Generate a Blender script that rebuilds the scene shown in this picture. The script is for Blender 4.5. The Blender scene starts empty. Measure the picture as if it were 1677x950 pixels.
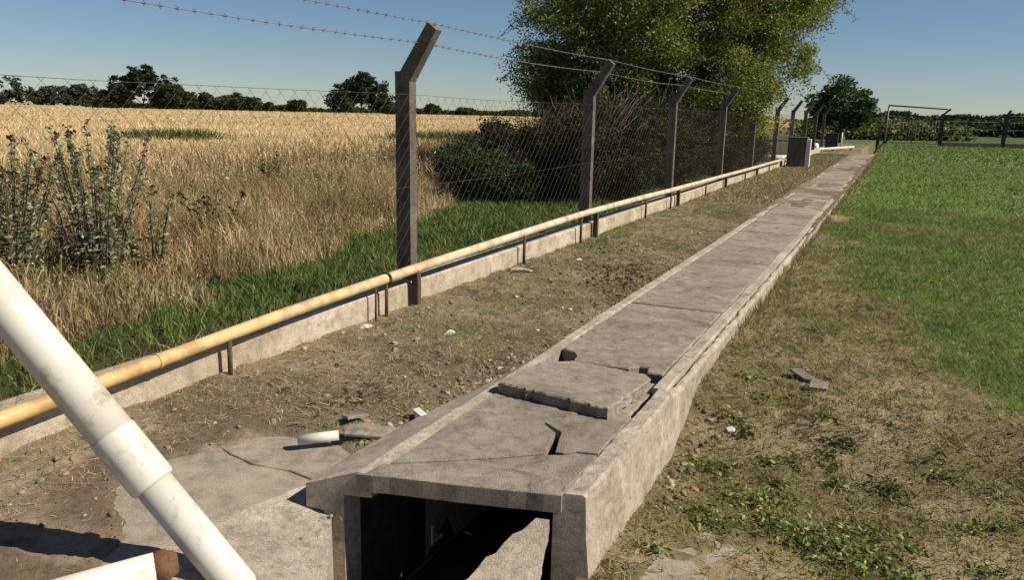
import bpy, bmesh, math, random
import numpy as np
from mathutils import Matrix, Vector

random.seed(7)
RNG = np.random.default_rng(11)
R = math.radians
scene = bpy.context.scene
col = scene.collection

# ---------------------------------------------------------------- camera
YAW, PITCH, ROLL = R(25.488), R(12.633), R(1.289)
CAM = np.array([0.0, 0.0, 1.66])
def cam_basis(yaw, pitch, roll):
    fw = np.array([-math.sin(yaw)*math.cos(pitch), math.cos(yaw)*math.cos(pitch), -math.sin(pitch)])
    r0 = np.array([math.cos(yaw), math.sin(yaw), 0.0]); u0 = np.cross(r0, fw)
    return fw, math.cos(roll)*r0 + math.sin(roll)*u0, -math.sin(roll)*r0 + math.cos(roll)*u0
FW, RT, UP = cam_basis(YAW, PITCH, ROLL)
cd = bpy.data.cameras.new('camera')
cd.sensor_width = 36.0; cd.lens = 36.0*1300/1677
cd.clip_start = 0.05; cd.clip_end = 6000
cam = bpy.data.objects.new('camera', cd); col.objects.link(cam)
m = Matrix.Identity(4)
for i in range(3):
    m[i][0], m[i][1], m[i][2], m[i][3] = RT[i], UP[i], -FW[i], CAM[i]
cam.matrix_world = m
scene.camera = cam

# ---------------------------------------------------------------- light
SUN_AZ, SUN_EL = R(77), R(43)                      # azimuth measured from +Y towards +X
world = bpy.data.worlds.new('World'); scene.world = world; world.use_nodes = True
wn = world.node_tree.nodes; wl = world.node_tree.links
bg = wn['Background']
sky = wn.new('ShaderNodeTexSky'); sky.sky_type = 'NISHITA'; sky.sun_disc = False
sky.sun_elevation = SUN_EL; sky.sun_rotation = SUN_AZ
sky.air_density = 0.9; sky.dust_density = 0.0; sky.ozone_density = 5.0; sky.altitude = 100
wl.new(sky.outputs[0], bg.inputs[0]); bg.inputs[1].default_value = 0.055
sd = bpy.data.lights.new('sun', 'SUN'); sd.energy = 5.0; sd.angle = R(0.5); sd.color = (1.0, 0.91, 0.78)
so = bpy.data.objects.new('sun', sd); col.objects.link(so)
to_sun = Vector((math.sin(SUN_AZ)*math.cos(SUN_EL), math.cos(SUN_AZ)*math.cos(SUN_EL), math.sin(SUN_EL)))
so.rotation_euler = to_sun.to_track_quat('Z', 'Y').to_euler()
so.location = (20, 10, 30)
vs = scene.view_settings
vs.view_transform = 'Standard'; vs.look = 'None'; vs.gamma = 1.0; vs.exposure = 0.35
vs.use_curve_mapping = False
scene.render.engine = 'CYCLES'

# ---------------------------------------------------------------- helpers
def sm(a, b, x):
    t = np.clip((np.asarray(x, float)-a)/(b-a), 0, 1); return t*t*(3-2*t)
def _hash(ix, iy, s):
    h = (ix.astype(np.int64)*374761393 + iy.astype(np.int64)*668265263 + s*974711) & 0xffffffff
    h = ((h ^ (h >> 13))*1274126177) & 0xffffffff
    return ((h ^ (h >> 16)) & 0xffff)/65535.0
def vnoise(x, y, s=0):
    x = np.asarray(x, float); y = np.asarray(y, float)
    ix = np.floor(x); iy = np.floor(y); fx = x-ix; fy = y-iy
    fx = fx*fx*(3-2*fx); fy = fy*fy*(3-2*fy)
    a = _hash(ix, iy, s); b = _hash(ix+1, iy, s); c = _hash(ix, iy+1, s); d = _hash(ix+1, iy+1, s)
    return (a*(1-fx)+b*fx)*(1-fy) + (c*(1-fx)+d*fx)*fy
def fbm(x, y, s=0, o=4):
    v = 0; a = .5; t = 0
    for k in range(o):
        v = v + a*vnoise(x*2**k+17*k, y*2**k-31*k, s+k); t += a; a *= .5
    return v/t

def tag(o, label=None, cat=None, group=None, kind=None):
    if label: o['label'] = label
    if cat: o['category'] = cat
    if group: o['group'] = group
    if kind: o['kind'] = kind
    return o
def empty(name, loc=(0, 0, 0)):
    o = bpy.data.objects.new(name, None); col.objects.link(o); o.location = loc
    o.empty_display_size = .2
    return o
def link(name, me, mat=None, parent=None):
    o = bpy.data.objects.new(name, me); col.objects.link(o)
    if mat is not None and not me.materials: me.materials.append(mat)
    if parent is not None:
        o.parent = parent
        if parent.type == 'EMPTY': o.matrix_parent_inverse = Matrix.Translation(-Vector(parent.location))
    return o
def np_mesh(name, V, F, colr=None, smooth=False):
    """V (n,3), F (m,k) all the same k"""
    V = np.ascontiguousarray(V, np.float32); F = np.ascontiguousarray(F, np.int32)
    me = bpy.data.meshes.new(name)
    me.vertices.add(len(V)); me.vertices.foreach_set('co', V.ravel())
    k = F.shape[1]
    me.loops.add(F.size); me.loops.foreach_set('vertex_index', F.ravel())
    me.polygons.add(len(F)); me.polygons.foreach_set('loop_start', np.arange(0, F.size, k, dtype=np.int32))
    me.polygons.foreach_set('loop_total', np.full(len(F), k, np.int32))
    if smooth: me.polygons.foreach_set('use_smooth', np.ones(len(F), bool))
    me.update(calc_edges=True)
    if colr is not None:
        at = me.attributes.new('tint', 'FLOAT_COLOR', 'POINT')
        c = np.ones((len(V), 4), np.float32); c[:, :3] = colr
        at.data.foreach_set('color', c.ravel())
    return me
class MB:
    """collects polygons of any size into one mesh"""
    def __init__(s): s.v = []; s.f = []; s.sm = []
    def add(s, vs, fs, smooth=False):
        n = len(s.v); s.v += [tuple(map(float, v)) for v in vs]
        s.f += [tuple(i+n for i in f) for f in fs]; s.sm += [smooth]*len(fs); return s
    def box(s, x0, x1, y0, y1, z0, z1, ch=0.0):
        if ch <= 0:
            s.add([(x0,y0,z0),(x1,y0,z0),(x1,y1,z0),(x0,y1,z0),(x0,y0,z1),(x1,y0,z1),(x1,y1,z1),(x0,y1,z1)],
                  [(0,3,2,1),(4,5,6,7),(0,1,5,4),(1,2,6,5),(2,3,7,6),(3,0,4,7)])
        else:
            s.prism([(x0,y0),(x1,y0),(x1,y1),(x0,y1)], z0, z1, ch)
        return s
    def prism(s, poly, z0, z1, ch=0.006, rough=0.0):
        """z0/z1 number or function(x,y); poly counter-clockwise; top edge chamfered"""
        f0 = z0 if callable(z0) else (lambda x, y: z0)
        f1 = z1 if callable(z1) else (lambda x, y: z1)
        P = [Vector((p[0], p[1])) for p in poly]; n = len(P); ins = []
        for i in range(n):
            a, b, c = P[i-1], P[i], P[(i+1) % n]
            e1 = (b-a); e2 = (c-b)
            n1 = Vector((-e1.y, e1.x)); n2 = Vector((-e2.y, e2.x))
            if n1.length > 1e-9: n1.normalize()
            if n2.length > 1e-9: n2.normalize()
            d = n1+n2
            if d.length < .3: d = n1
            d.normalize(); ins.append(b+d*ch)
        if rough:
            def rj(p, q, za, zb, t):
                w = rough*random.uniform(.0, 1.0); c = q+(p-q)*(1+w*12); return (q.x+(p.x-q.x)*(1-w/max(ch, .004)*.8), q.y+(p.y-q.y)*(1-w/max(ch, .004)*.8), za+(zb-za)*t+random.uniform(-.3, .3)*rough)
            ring = lambda t: [rj(p, q, f0(p.x, p.y), f1(p.x, p.y)-ch, t) for p, q in zip(P, ins)]
            r1, r2 = ring(.33), ring(.68)
            vs = [(p.x, p.y, f0(p.x, p.y)) for p in P]+r1+r2+[(p.x, p.y, f1(p.x, p.y)-ch+random.uniform(-.5, .3)*rough) for p in P]+[(p.x, p.y, f1(p.x, p.y)) for p in ins]
            fs = [tuple(range(n-1, -1, -1)), tuple(range(4*n, 5*n))]
            for i in range(n):
                j = (i+1) % n
                fs += [(r*n+i, r*n+j, (r+1)*n+j, (r+1)*n+i) for r in range(4)]
            return s.add(vs, fs)
        vs = [(p.x, p.y, f0(p.x, p.y)) for p in P] + [(p.x, p.y, f1(p.x, p.y)-ch) for p in P] + [(p.x, p.y, f1(p.x, p.y)) for p in ins]
        fs = [tuple(range(n-1, -1, -1)), tuple(range(2*n, 3*n))]
        for i in range(n):
            j = (i+1) % n
            fs += [(i, j, n+j, n+i), (n+i, n+j, 2*n+j, 2*n+i)]
        return s.add(vs, fs)
    def tube(s, pts, rad, seg=8, cap=True, smooth=True):
        pts = [Vector(p) for p in pts]; n = len(pts)
        if not hasattr(rad, '__len__'): rad = [rad]*n
        vs = []; ref = None
        for i in range(n):
            t = (pts[min(i+1, n-1)]-pts[max(i-1, 0)])
            if t.length < 1e-9: t = Vector((0, 0, 1))
            t.normalize()
            if ref is None: ref = Vector((0, 0, 1)) if abs(t.z) < .9 else Vector((1, 0, 0))
            a = t.cross(ref).normalized(); b = a.cross(t).normalized(); ref = b
            for k in range(seg):
                an = 2*math.pi*k/seg
                vs.append(pts[i] + (a*math.cos(an)+b*math.sin(an))*rad[i])
        fs = []
        for i in range(n-1):
            for k in range(seg):
                k2 = (k+1) % seg
                fs.append((i*seg+k, i*seg+k2, (i+1)*seg+k2, (i+1)*seg+k))
        s.add(vs, fs, smooth)
        if cap:
            m0 = len(s.v)-len(vs)
            s.f += [tuple(m0+k for k in range(seg-1, -1, -1)), tuple(m0+(n-1)*seg+k for k in range(seg))]; s.sm += [False, False]
        return s
    def build(s, name, mat, parent=None):
        me = bpy.data.meshes.new(name); me.from_pydata(s.v, [], s.f); me.update()
        me.polygons.foreach_set('use_smooth', np.array(s.sm, bool))
        return link(name, me, mat, parent)
def jag(p, q, step=.06, amp=.005, rnd=random):
    """points from p (included) to q (excluded), jittered sideways"""
    p = Vector(p); q = Vector(q); L = (q-p).length; n = max(1, int(L/step)); d = (q-p)/max(L, 1e-6); nn = Vector((-d.y, d.x))
    out = [tuple(p)]
    for i in range(1, n): out.append(tuple(p+(q-p)*(i/n)+nn*rnd.uniform(-amp, amp)))
    return out
def jagpoly(pts, step=.06, amp=.005):
    o = []
    for i in range(len(pts)): o += jag(pts[i], pts[(i+1) % len(pts)], step, amp)
    return o

# ---------------------------------------------------------------- materials
def new_mat(name, rough=.9, spec=.3):
    m = bpy.data.materials.new(name); m.use_nodes = True
    nt = m.node_tree; b = nt.nodes['Principled BSDF']
    b.inputs['Roughness'].default_value = rough; b.inputs['Specular IOR Level'].default_value = spec
    return m, nt, b
def nd(nt, t, **kw):
    n = nt.nodes.new(t)
    for k, v in kw.items():
        if k in n.inputs: n.inputs[k].default_value = v
        else: setattr(n, k, v)
    return n
def ramp(nt, fac, stops):
    r = nt.nodes.new('ShaderNodeValToRGB'); nt.links.new(fac, r.inputs[0])
    el = r.color_ramp.elements
    while len(el) < len(stops): el.new(.5)
    for e, (p, c) in zip(el, stops): e.position = p; e.color = (*c, 1) if len(c) == 3 else c
    return r.outputs[0]
def mixc(nt, fac, a, b, mode='MIX'):
    n = nt.nodes.new('ShaderNodeMix'); n.data_type = 'RGBA'; n.blend_type = mode
    for s, v in ((n.inputs['Factor'], fac), (n.inputs['A'], a), (n.inputs['B'], b)):
        if hasattr(v, 'is_linked') or isinstance(v, bpy.types.NodeSocket): nt.links.new(v, s)
        else: s.default_value = v if isinstance(v, (int, float)) else ((*v, 1) if len(v) == 3 else v)
    return n.outputs['Result']
def noise(nt, vec, scale, detail=6, rough=.6, dist=0):
    n = nd(nt, 'ShaderNodeTexNoise', Scale=scale, Detail=detail, Roughness=rough, Distortion=dist)
    nt.links.new(vec, n.inputs['Vector']); return n.outputs['Fac']
def bump(nt, b, h, strength=.4, dist=.01):
    n = nd(nt, 'ShaderNodeBump', Strength=strength, Distance=dist)
    nt.links.new(h, n.inputs['Height']); nt.links.new(n.outputs[0], b.inputs['Normal'])
def coord(nt):
    return nt.nodes.new('ShaderNodeNewGeometry').outputs['Position']

def concrete(name, base, dark, light, scale=3.0, bmp=.6, stain=.5):
    m, nt, b = new_mat(name, .93, .2); p = coord(nt)
    n1 = noise(nt, p, scale, 8, .7, .6); n2 = noise(nt, p, scale*8, 8, .75, .2); n3 = noise(nt, p, 160, 3, .7); n4 = noise(nt, p, scale*2.3, 10, .8, 1.2)
    vo = nd(nt, 'ShaderNodeTexVoronoi', Scale=75.0, Randomness=1.0); nt.links.new(p, vo.inputs['Vector'])
    c = ramp(nt, n1, [(.3, dark), (.5, base), (.68, light)])
    c = mixc(nt, .8, c, ramp(nt, n2, [(.32, (.5, .48, .45)), (.52, (1, 1, 1)), (.7, (1.2, 1.18, 1.13))]), 'MULTIPLY')
    c = mixc(nt, .75, c, ramp(nt, n3, [(.34, (.5, .48, .45)), (.5, (1, 1, 1)), (.66, (1.25, 1.23, 1.18))]), 'MULTIPLY')
    c = mixc(nt, stain, c, ramp(nt, n4, [(.34, (.42, .39, .35)), (.47, (1, 1, 1))]), 'MULTIPLY')
    c = mixc(nt, .45, c, ramp(nt, vo.outputs['Distance'], [(.04, (.45, .43, .4)), (.12, (1, 1, 1))]), 'MULTIPLY')
    nt.links.new(c, b.inputs['Base Color'])
    h = nt.nodes.new('ShaderNodeMath'); h.operation = 'ADD'
    nt.links.new(n2, h.inputs[0]); nt.links.new(n3, h.inputs[1])
    bump(nt, b, h.outputs[0], bmp, .012)
    return m
def paint(name, stops, scale, rough=.45, spec=.4, dirt=None, dscale=20, bmp=.1):
    m, nt, b = new_mat(name, rough, spec); p = coord(nt)
    c = ramp(nt, noise(nt, p, scale, 6, .6), stops)
    if dirt:
        d = noise(nt, p, dscale, 8, .75)
        c = mixc(nt, ramp(nt, d, [(.55, (0, 0, 0)), (.7, (1, 1, 1))]), c, dirt)
        bump(nt, b, d, bmp, .003)
    nt.links.new(c, b.inputs['Base Color'])
    return m
def tinted(name, rough=.8, spec=.2, trans=0.0, var=.0, scale=8):
    """colour comes from each blade's / leaf's own tint"""
    m, nt, b = new_mat(name, rough, spec)
    a = nd(nt, 'ShaderNodeAttribute', attribute_name='tint')
    c = a.outputs['Color']
    if var:
        c = mixc(nt, var, c, ramp(nt, noise(nt, coord(nt), scale, 4), [(.3, (.5, .5, .5)), (.5, (1, 1, 1)), (.7, (1.3, 1.3, 1.3))]), 'MULTIPLY')
    nt.links.new(c, b.inputs['Base Color'])
    if trans:
        t = nt.nodes.new('ShaderNodeBsdfTranslucent'); nt.links.new(c, t.inputs['Color'])
        mx = nt.nodes.new('ShaderNodeMixShader'); mx.inputs[0].default_value = trans
        nt.links.new(b.outputs[0], mx.inputs[1]); nt.links.new(t.outputs[0], mx.inputs[2])
        nt.links.new(mx.outputs[0], nt.nodes['Material Output'].inputs['Surface'])
    return m
M = {}
M['slab'] = concrete('slab_concrete', (.31, .268, .214), (.18, .152, .12), (.395, .345, .28), 1.5, .7, .9)
M['wall'] = concrete('wall_concrete', (.44, .375, .295), (.28, .235, .18), (.57, .49, .4), 2.6)
M['shade_tone'] = concrete('shade_dark_concrete', (.045, .043, .038), (.028, .026, .023), (.07, .066, .058), 3)  # shade inside the duct put into a near-black base colour
M['kerb'] = concrete('kerb_concrete', (.49, .415, .31), (.33, .27, .19), (.62, .54, .43), 1.4)
M['apron'] = concrete('apron_concrete', (.33, .28, .22), (.27, .225, .175), (.38, .33, .265), 1.2, .3, .2)
M['bank'] = concrete('bank_concrete', (.42, .365, .295), (.32, .27, .21), (.54, .48, .4), 2.5)
M['post'] = concrete('post_concrete', (.15, .13, .108), (.1, .085, .07), (.21, .188, .16), 3)
M['dark_post'] = concrete('weathered_post_concrete', (.07, .068, .06), (.045, .043, .038), (.1, .096, .088), 3)
M['stone'] = concrete('stone', (.42, .36, .28), (.25, .2, .15), (.55, .5, .42), 6)
M['brick'] = concrete('brick_crumb', (.3, .14, .08), (.2, .09, .05), (.38, .22, .14), 8)
def ochre():
    m, nt, b = new_mat('worn_ochre_paint', .45, .4); p = coord(nt)
    sp = nt.nodes.new('ShaderNodeSeparateXYZ'); nt.links.new(p, sp.inputs[0])
    ad = nd(nt, 'ShaderNodeMath', operation='MULTIPLY_ADD'); nt.links.new(noise(nt, p, 1.1, 5), ad.inputs[0]); ad.inputs[1].default_value = 5.0; nt.links.new(sp.outputs['Y'], ad.inputs[2])
    mr = nd(nt, 'ShaderNodeMapRange'); nt.links.new(ad.outputs[0], mr.inputs['Value']); mr.inputs['From Min'].default_value = 3.5; mr.inputs['From Max'].default_value = 11.0
    c = ramp(nt, mr.outputs[0], [(.0, (.56, .33, .11)), (.3, (.6, .42, .18)), (.65, (.62, .5, .3)), (1.0, (.62, .55, .4))])
    d = noise(nt, p, 16, 9, .8)
    c = mixc(nt, ramp(nt, d, [(.6, (0, 0, 0)), (.7, (1, 1, 1))]), c, (.2, .1, .045))
    c = mixc(nt, .6, c, ramp(nt, noise(nt, p, 5, 6, .7), [(.4, (.5, .42, .36)), (.55, (1, 1, 1))]), 'MULTIPLY')
    bump(nt, b, d, .2, .003); nt.links.new(c, b.inputs['Base Color']); return m
M['ochre'] = ochre()
M['rust'] = paint('rust', [(.3, (.09, .045, .025)), (.6, (.17, .09, .05))], 30, .9, .2, (.05, .025, .015), 40)
M['iron'] = paint('dark_iron', [(.3, (.06, .035, .025)), (.6, (.1, .06, .04))], 20, .8, .3)
M['pvc'] = paint('white_pvc', [(.3, (.56, .52, .42)), (.7, (.66, .63, .55))], 2, .42, .4, (.36, .3, .2), 6, .15)
M['wire'] = paint('wire', [(.3, (.14, .13, .12)), (.7, (.24, .22, .2))], 6, .6, .5)
M['mesh'] = paint('rusty_mesh_wire', [(.3, (.07, .052, .038)), (.7, (.12, .092, .068))], 6, .8, .3)
M['white'] = paint('chalky_white', [(.3, (.62, .6, .54)), (.7, (.78, .76, .7))], 8, .8, .3)
M['bark'] = concrete('bark', (.07, .052, .036), (.035, .026, .018), (.12, .092, .065), 6, .8)
M['stem'] = concrete('dry_stem', (.13, .1, .07), (.07, .052, .036), (.2, .16, .12), 5, .3)
M['grass'] = tinted('grass_blades', .6, .3, .3)
M['straw'] = tinted('dry_stalks', .7, .2, .2)
M['leaf'] = tinted('leaves', .75, .15, .3)
M['twig'] = tinted('twigs', .9, .1, 0)

# ---------------------------------------------------------------- terrain
FRONT_L, FRONT_R = 2.60, 2.86          # where the duct's mouth stands (Y at its left and right side)
def lawn_mask(x, y):
    """1 = green lawn, 0 = worn ground, right of the duct"""
    yy = np.array([2.0, 4.0, 5.5, 6.7, 9.3, 12.7, 18, 30]); xx = np.array([3.4, 1.9, .95, .35, -.2, -.75, -.95, -1.05])
    edge = np.interp(y, yy, xx)
    n = (fbm(x*1.3+5, y*1.3, 3)-.5)*1.5 + (fbm(x*5, y*5, 9)-.5)*.6
    return sm(-.32, .32, x-edge+.12+n*.9)
def strip_green(x, y):
    """green patches in the dirt strip between duct and fence"""
    return sm(.5, .64, fbm(x*.7+3, y*.35, 21))*sm(7, 14, y)*.75 + sm(.56, .72, fbm(x*1.6, y*1.6, 25))*.22
AP_OUT = [(-2.0, 1.2), (-2.0, 3.0), (-2.205, 3.05), (-2.45, 3.2), (-2.78, 3.1), (-2.95, 2.95), (-3.15, 2.5), (-3.1, 2.16), (-2.65, 1.9), (-2.5, 1.55), (-2.47, 1.2)]
def ground_z(x, y):
    x = np.asarray(x, float); y = np.asarray(y, float)
    near = sm(60, 20, np.hypot(x, y))
    z = ((fbm(x*1.7, y*1.7, 1)-.5)*.05 + (fbm(x*7, y*7, 5, 3)-.5)*.045)*near*(1-.7*sm(-3.3, -3.0, x)*sm(-2.0, -2.2, x)*sm(3.2, 2.9, y))
    z = z + (fbm(x*20, y*20, 8, 2)-.5)*.026*near*sm(-3.9, -3.5, x)
    right = sm(-1.3, -1.0, x)*(1-sm(1.2, 3.2, x))
    z = z - right*.26*(1-sm(4.15, 5.1, y))
    box_ = (x > -3.4) & (x < -2.0) & (y > .4) & (y < 3.4)
    if np.any(box_):
        xa = np.atleast_1d(x); ya = np.atleast_1d(y); za_ = np.atleast_1d(z).copy(); bb = np.atleast_1d(box_); px_, py_ = xa[bb], ya[bb]
        ins = np.zeros(px_.shape, bool); dist = np.full(px_.shape, 9.0)
        for (x0, y0), (x1, y1) in zip(AP_OUT, AP_OUT[1:]+AP_OUT[:1]):
            cr_ = ((y0 > py_) != (y1 > py_)) & (px_ < (x1-x0)*(py_-y0)/((y1-y0) if y1 != y0 else 1e-9)+x0); ins ^= cr_
        for (x0, y0), (x1, y1) in zip(AP_OUT[2:-1], AP_OUT[3:]):
            t = np.clip(((px_-x0)*(x1-x0)+(py_-y0)*(y1-y0))/((x1-x0)**2+(y1-y0)**2), 0, 1); dist = np.minimum(dist, np.hypot(px_-x0-t*(x1-x0), py_-y0-t*(y1-y0)))
        dist = dist+(fbm(px_*6, py_*6, 33)-.5)*.16
        za_[bb] = za_[bb]*np.where(ins, .5, 1)+np.where(ins, -.022-.07*sm(.03, .12, dist), -.03*sm(3.3, 2.6, py_))
        z = za_.reshape(np.shape(z)) if np.ndim(z) else float(za_[0])
    z = z - .02*sm(-3.6, -3.9, x)
    # field lies a little lower then level
    return z
def lines(parts):
    o = []
    for a, b, s in parts: o.append(np.arange(a, b, s))
    return np.unique(np.round(np.concatenate(o), 4))
def geo(a, b, n): return a*(b/a)**(np.arange(n+1)/n)
def make_ground():
    xs = np.unique(np.round(np.concatenate([-geo(9.0, 3000, 26), lines([(-9, -3.95, .1), (-3.95, -1.98, .035), (-1.0, 2.6, .04), (2.6, 7, .12)]),
        [-1.97, -1.95, -1.9, -1.6, -1.4, -1.1, -1.06, -1.03], geo(7.0, 3000, 26)]), 4))
    ys = np.unique(np.round(np.concatenate([[-60, -30, -12, -5, -2, 0, .4], lines([(.7, 8.5, .037), (8.5, 15, .07), (15, 30, .18), (30, 70, .8)]),
        [2.46, 2.5, 2.54], geo(70, 4000, 30)]), 4))
    X, Y = np.meshgrid(xs, ys); Z = ground_z(X, Y)
    duct = (X > -1.96) & (X < -1.05) & (Y > 2.3)
    Z = np.where(duct, -.95, Z)
    Z = np.where((X > -2.085) & (X < -1.05) & (Y > 2.3) & (Y < 4.95), -.95, Z)
    pit = (X > -2.41) & (X < -1.05) & (Y < 2.62)
    Z = np.where(pit, -.75, Z)
    V = np.stack([X.ravel(), Y.ravel(), Z.ravel()], 1)
    nx, ny = len(xs), len(ys)
    i = np.arange(nx-1)[None, :]+np.arange(ny-1)[:, None]*nx
    F = np.stack([i, i+1, i+1+nx, i+nx], -1).reshape(-1, 4)
    x, y = V[:, 0], V[:, 1]
    c_dirt = np.array([.17, .125, .085]); c_pale = np.array([.3, .235, .165]); c_dead = np.array([.2, .155, .085])
    c_lawn = np.array([.1, .16, .026]); c_soil = np.array([.075, .07, .03]); c_field = np.array([.36, .26, .11])
    n = fbm(x*2.2, y*2.2, 40)[:, None]; n2 = fbm(x*9, y*9, 44, 3)[:, None]
    c = c_dirt*(1-sm(.45, .65, n)) + c_pale*sm(.45, .65, n)
    c = c*(1-.5*sm(.5, .7, n2)) + c_dead*.5*sm(.5, .7, n2)
    rt = (sm(-1.05, -.8, x)*.75)[:, None]
    c = c*(1-rt)+(np.array([.19, .155, .07])*(1-sm(.42, .6, n))+np.array([.33, .26, .145])*sm(.42, .6, n))*rt
    lm = (lawn_mask(x, y)*(x > -1.03))[:, None]
    c = c*(1-lm) + c_lawn*lm
    sg = (strip_green(x, y)*(x < -1.9))[:, None]
    c = c*(1-sg)+c_lawn*sg
    lf = sm(-3.8, -4.2, x)[:, None]
    c = c*(1-lf)+c_soil*lf
    pb = (sm(-3.8, -3.9, x)*sm(-4.5, -4.25, x+(fbm(x*3, y*3, 46)-.5)*.3))[:, None]
    c = c*(1-pb)+np.array([.22, .165, .105])*pb
    ff = sm(-7, -24, x)[:, None]
    c = c*(1-ff)+c_field*ff
    far = sm(55, 75, y)[:, None]*sm(-20, -8, x)[:, None]
    c = c*(1-far)+np.array([.07, .1, .028])*far
    c *= (.8+.4*n2)
    me = np_mesh('ground', V, F, c, True)
    m, nt, b = new_mat('ground_soil', .95, .15)
    a = nd(nt, 'ShaderNodeAttribute', attribute_name='tint').outputs['Color']; p = coord(nt)
    n3 = noise(nt, p, 28, 8, .7); n4 = noise(nt, p, 130, 4, .7)
    cc = mixc(nt, .75, a, ramp(nt, n3, [(.3, (.45, .43, .4)), (.5, (1, 1, 1)), (.7, (1.4, 1.38, 1.32))]), 'MULTIPLY')
    cc = mixc(nt, .6, cc, ramp(nt, n4, [(.32, (.5, .5, .5)), (.5, (1, 1, 1)), (.7, (1.3, 1.3, 1.25))]), 'MULTIPLY')
    nt.links.new(cc, b.inputs['Base Color'])
    h = nt.nodes.new('ShaderNodeMath'); h.operation = 'ADD'; nt.links.new(n3, h.inputs[0]); nt.links.new(n4, h.inputs[1])
    bump(nt, b, h.outputs[0], .7, .015)
    tag(link('ground', me, m), 'dry bare soil and worn grass ground', None, None, 'structure')
make_ground()

# ---------------------------------------------------------------- concrete duct
TOP = .114
def yf(x): return FRONT_L+(FRONT_R-FRONT_L)*(x+1.97)/.95
duct = tag(empty('concrete_duct', (-1.5, 2.75, 0)), 'long low concrete duct with cover slabs running beside the lawn, its mouth open', 'duct')
DUCT_END = 42.0
def wobble(pts, amp): return [(x+random.uniform(-amp, amp), y+random.uniform(-amp, amp)) for x, y in pts]
def long_wall(name, x0, x1, z0, z1, y0a, y0b, y1, ch, amp, mat, parent, step=.25, zamp=.004):
    """a wall along Y with slightly uneven arrises"""
    n = int((y1-max(y0a, y0b))/step); vs = []; fs = []
    for i in range(n+1):
        t = i/n; ya = y0a+(y1-y0a)*t; yb = y0b+(y1-y0b)*t
        j = lambda: random.uniform(-amp, amp) if i else 0
        zz = z1+(fbm(ya*1.5, 0*ya, int(abs(x0*100)))-.5)*zamp*2
        vs += [(x0, ya, z0), (x0+j(), ya, zz-ch), (x0+ch+j(), ya, zz), (x1-ch+j(), yb, zz), (x1+j(), yb, zz-ch), (x1, yb, z0)]
    for i in range(n):
        for k in range(6):
            k2 = (k+1) % 6; a = i*6+k; b_ = i*6+k2
            fs.append((a, b_, b_+6, a+6))
    fs += [tuple(range(0, 6)), tuple(n*6+k for k in range(5, -1, -1))]
    return MB().add(vs, fs).build(name, mat, parent)
def swept(name, prof, y0, y1, step, amp, mat, parent, skew=True):
    """prof(y) -> list of (x, z), the same count for each y"""
    n = max(1, int((y1-y0)/step)); vs = []; k = None
    for i in range(n+1):
        y = y0+(y1-y0)*i/n; pr = prof(y); k = len(pr)
        for x, z in pr:
            j = 0 if (i == 0 or z < -.8) else amp
            sk = (yf(x)-yf(-1.07))*(1-i/n)*(1 if skew else 0)
            chip = random.uniform(.004, .014) if (j and z > TOP-.03 and random.random() < .14) else 0
            vs.append((x+random.uniform(-j, j), y+sk+(random.uniform(-.02, .02) if j else 0), z+random.uniform(-j, j)-chip))
    fs = [(i*k+q, i*k+(q+1) % k, (i+1)*k+(q+1) % k, (i+1)*k+q) for i in range(n) for q in range(k)]
    fs += [tuple(range(k)), tuple(n*k+q for q in range(k-1, -1, -1))]
    return MB().add(vs, fs).build(name, mat, parent)
def near_prof(y):
    b = .02*float(fbm(y*2.2, 5.0, 301))
    return [(-1.135, -.9), (-1.135, .026), (-1.098, .026), (-1.098, TOP-.002), (-1.094, TOP+.003), (-1.016, TOP+.003), (-1.006, TOP-.008), (-1.002+b*.4, -.06), (-.996+b, -.18), (-.985+b, -.3), (-.97, -.9)]
swept('right_wall', near_prof, yf(-1.07), 4.3, .07, .004, M['wall'], duct)
def far_prof(y): return [(-1.135, -.9), (-1.135, TOP-.002), (-1.129, TOP+.004), (-1.058, TOP+.004), (-1.052, TOP-.002), (-1.052, -.9)]
swept('right_wall', far_prof, 4.302, DUCT_END, .25, .003, M['wall'], duct, False)
def skin_prof(y):
    t = float(sm(4.2, 4.5, y)); w = .012*(float(fbm(y*3, 1.0, 305))-.5)
    return [(-1.05+.014*t, -.9), (-1.05+.014*t, TOP-.02), (-1.045+.014*t, TOP-.008), (-1.02+.01*t+w, TOP-.008), (-1.012+.02*t+w, TOP-.03), (-1.0+.012*t+w, -.1), (-.995+.012*t, -.9)]
swept('outer_render', skin_prof, 4.2, 19.0, .08, .005, M['wall'], duct, False)
# left wall with a mortar haunch that slopes down to the apron
def left_wall():
    mb = MB(); prof = [(-2.03, -.9), (-2.03, .0), (-1.905, .0), (-1.905, TOP), (-1.965, TOP+.002), (-2.2, .035), (-2.2, -.075), (-2.12, -.085), (-2.12, -.9)]
    ys = [0, .3, .6, .9, 1.3, 1.8, 2.4]; k = len(prof); vs = []
    for t, y in enumerate(ys):
        f = sm(.5, 2.2, y)
        for x, z in prof:
            if z > -.08 and x < -2.0: z = z-.05*f; x = x+.06*f
            vs.append((x+random.uniform(-.004, .004)*(t > 0), yf(x)+y, z+random.uniform(-.004, .004)*(t > 0)))
    fs = [tuple(range(k))]
    for t in range(len(ys)-1):
        for i in range(k):
            j = (i+1) % k; fs.append((t*k+j, t*k+i, (t+1)*k+i, (t+1)*k+j))
    fs.append(tuple((len(ys)-1)*k+i for i in range(k-1, -1, -1)))
    mb.add(vs, [f[::-1] for f in fs]).build('left_wall', M['wall'], duct)
left_wall()
long_wall('left_wall', -1.985, -1.905, -.9, TOP+.006, 5.01, 5.01, DUCT_END, .008, .005, M['wall'], duct)
MB().box(-2.05, -1.14, 2.5, DUCT_END, -.9, -.7).build('floor', M['shade_tone'], duct)
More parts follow.
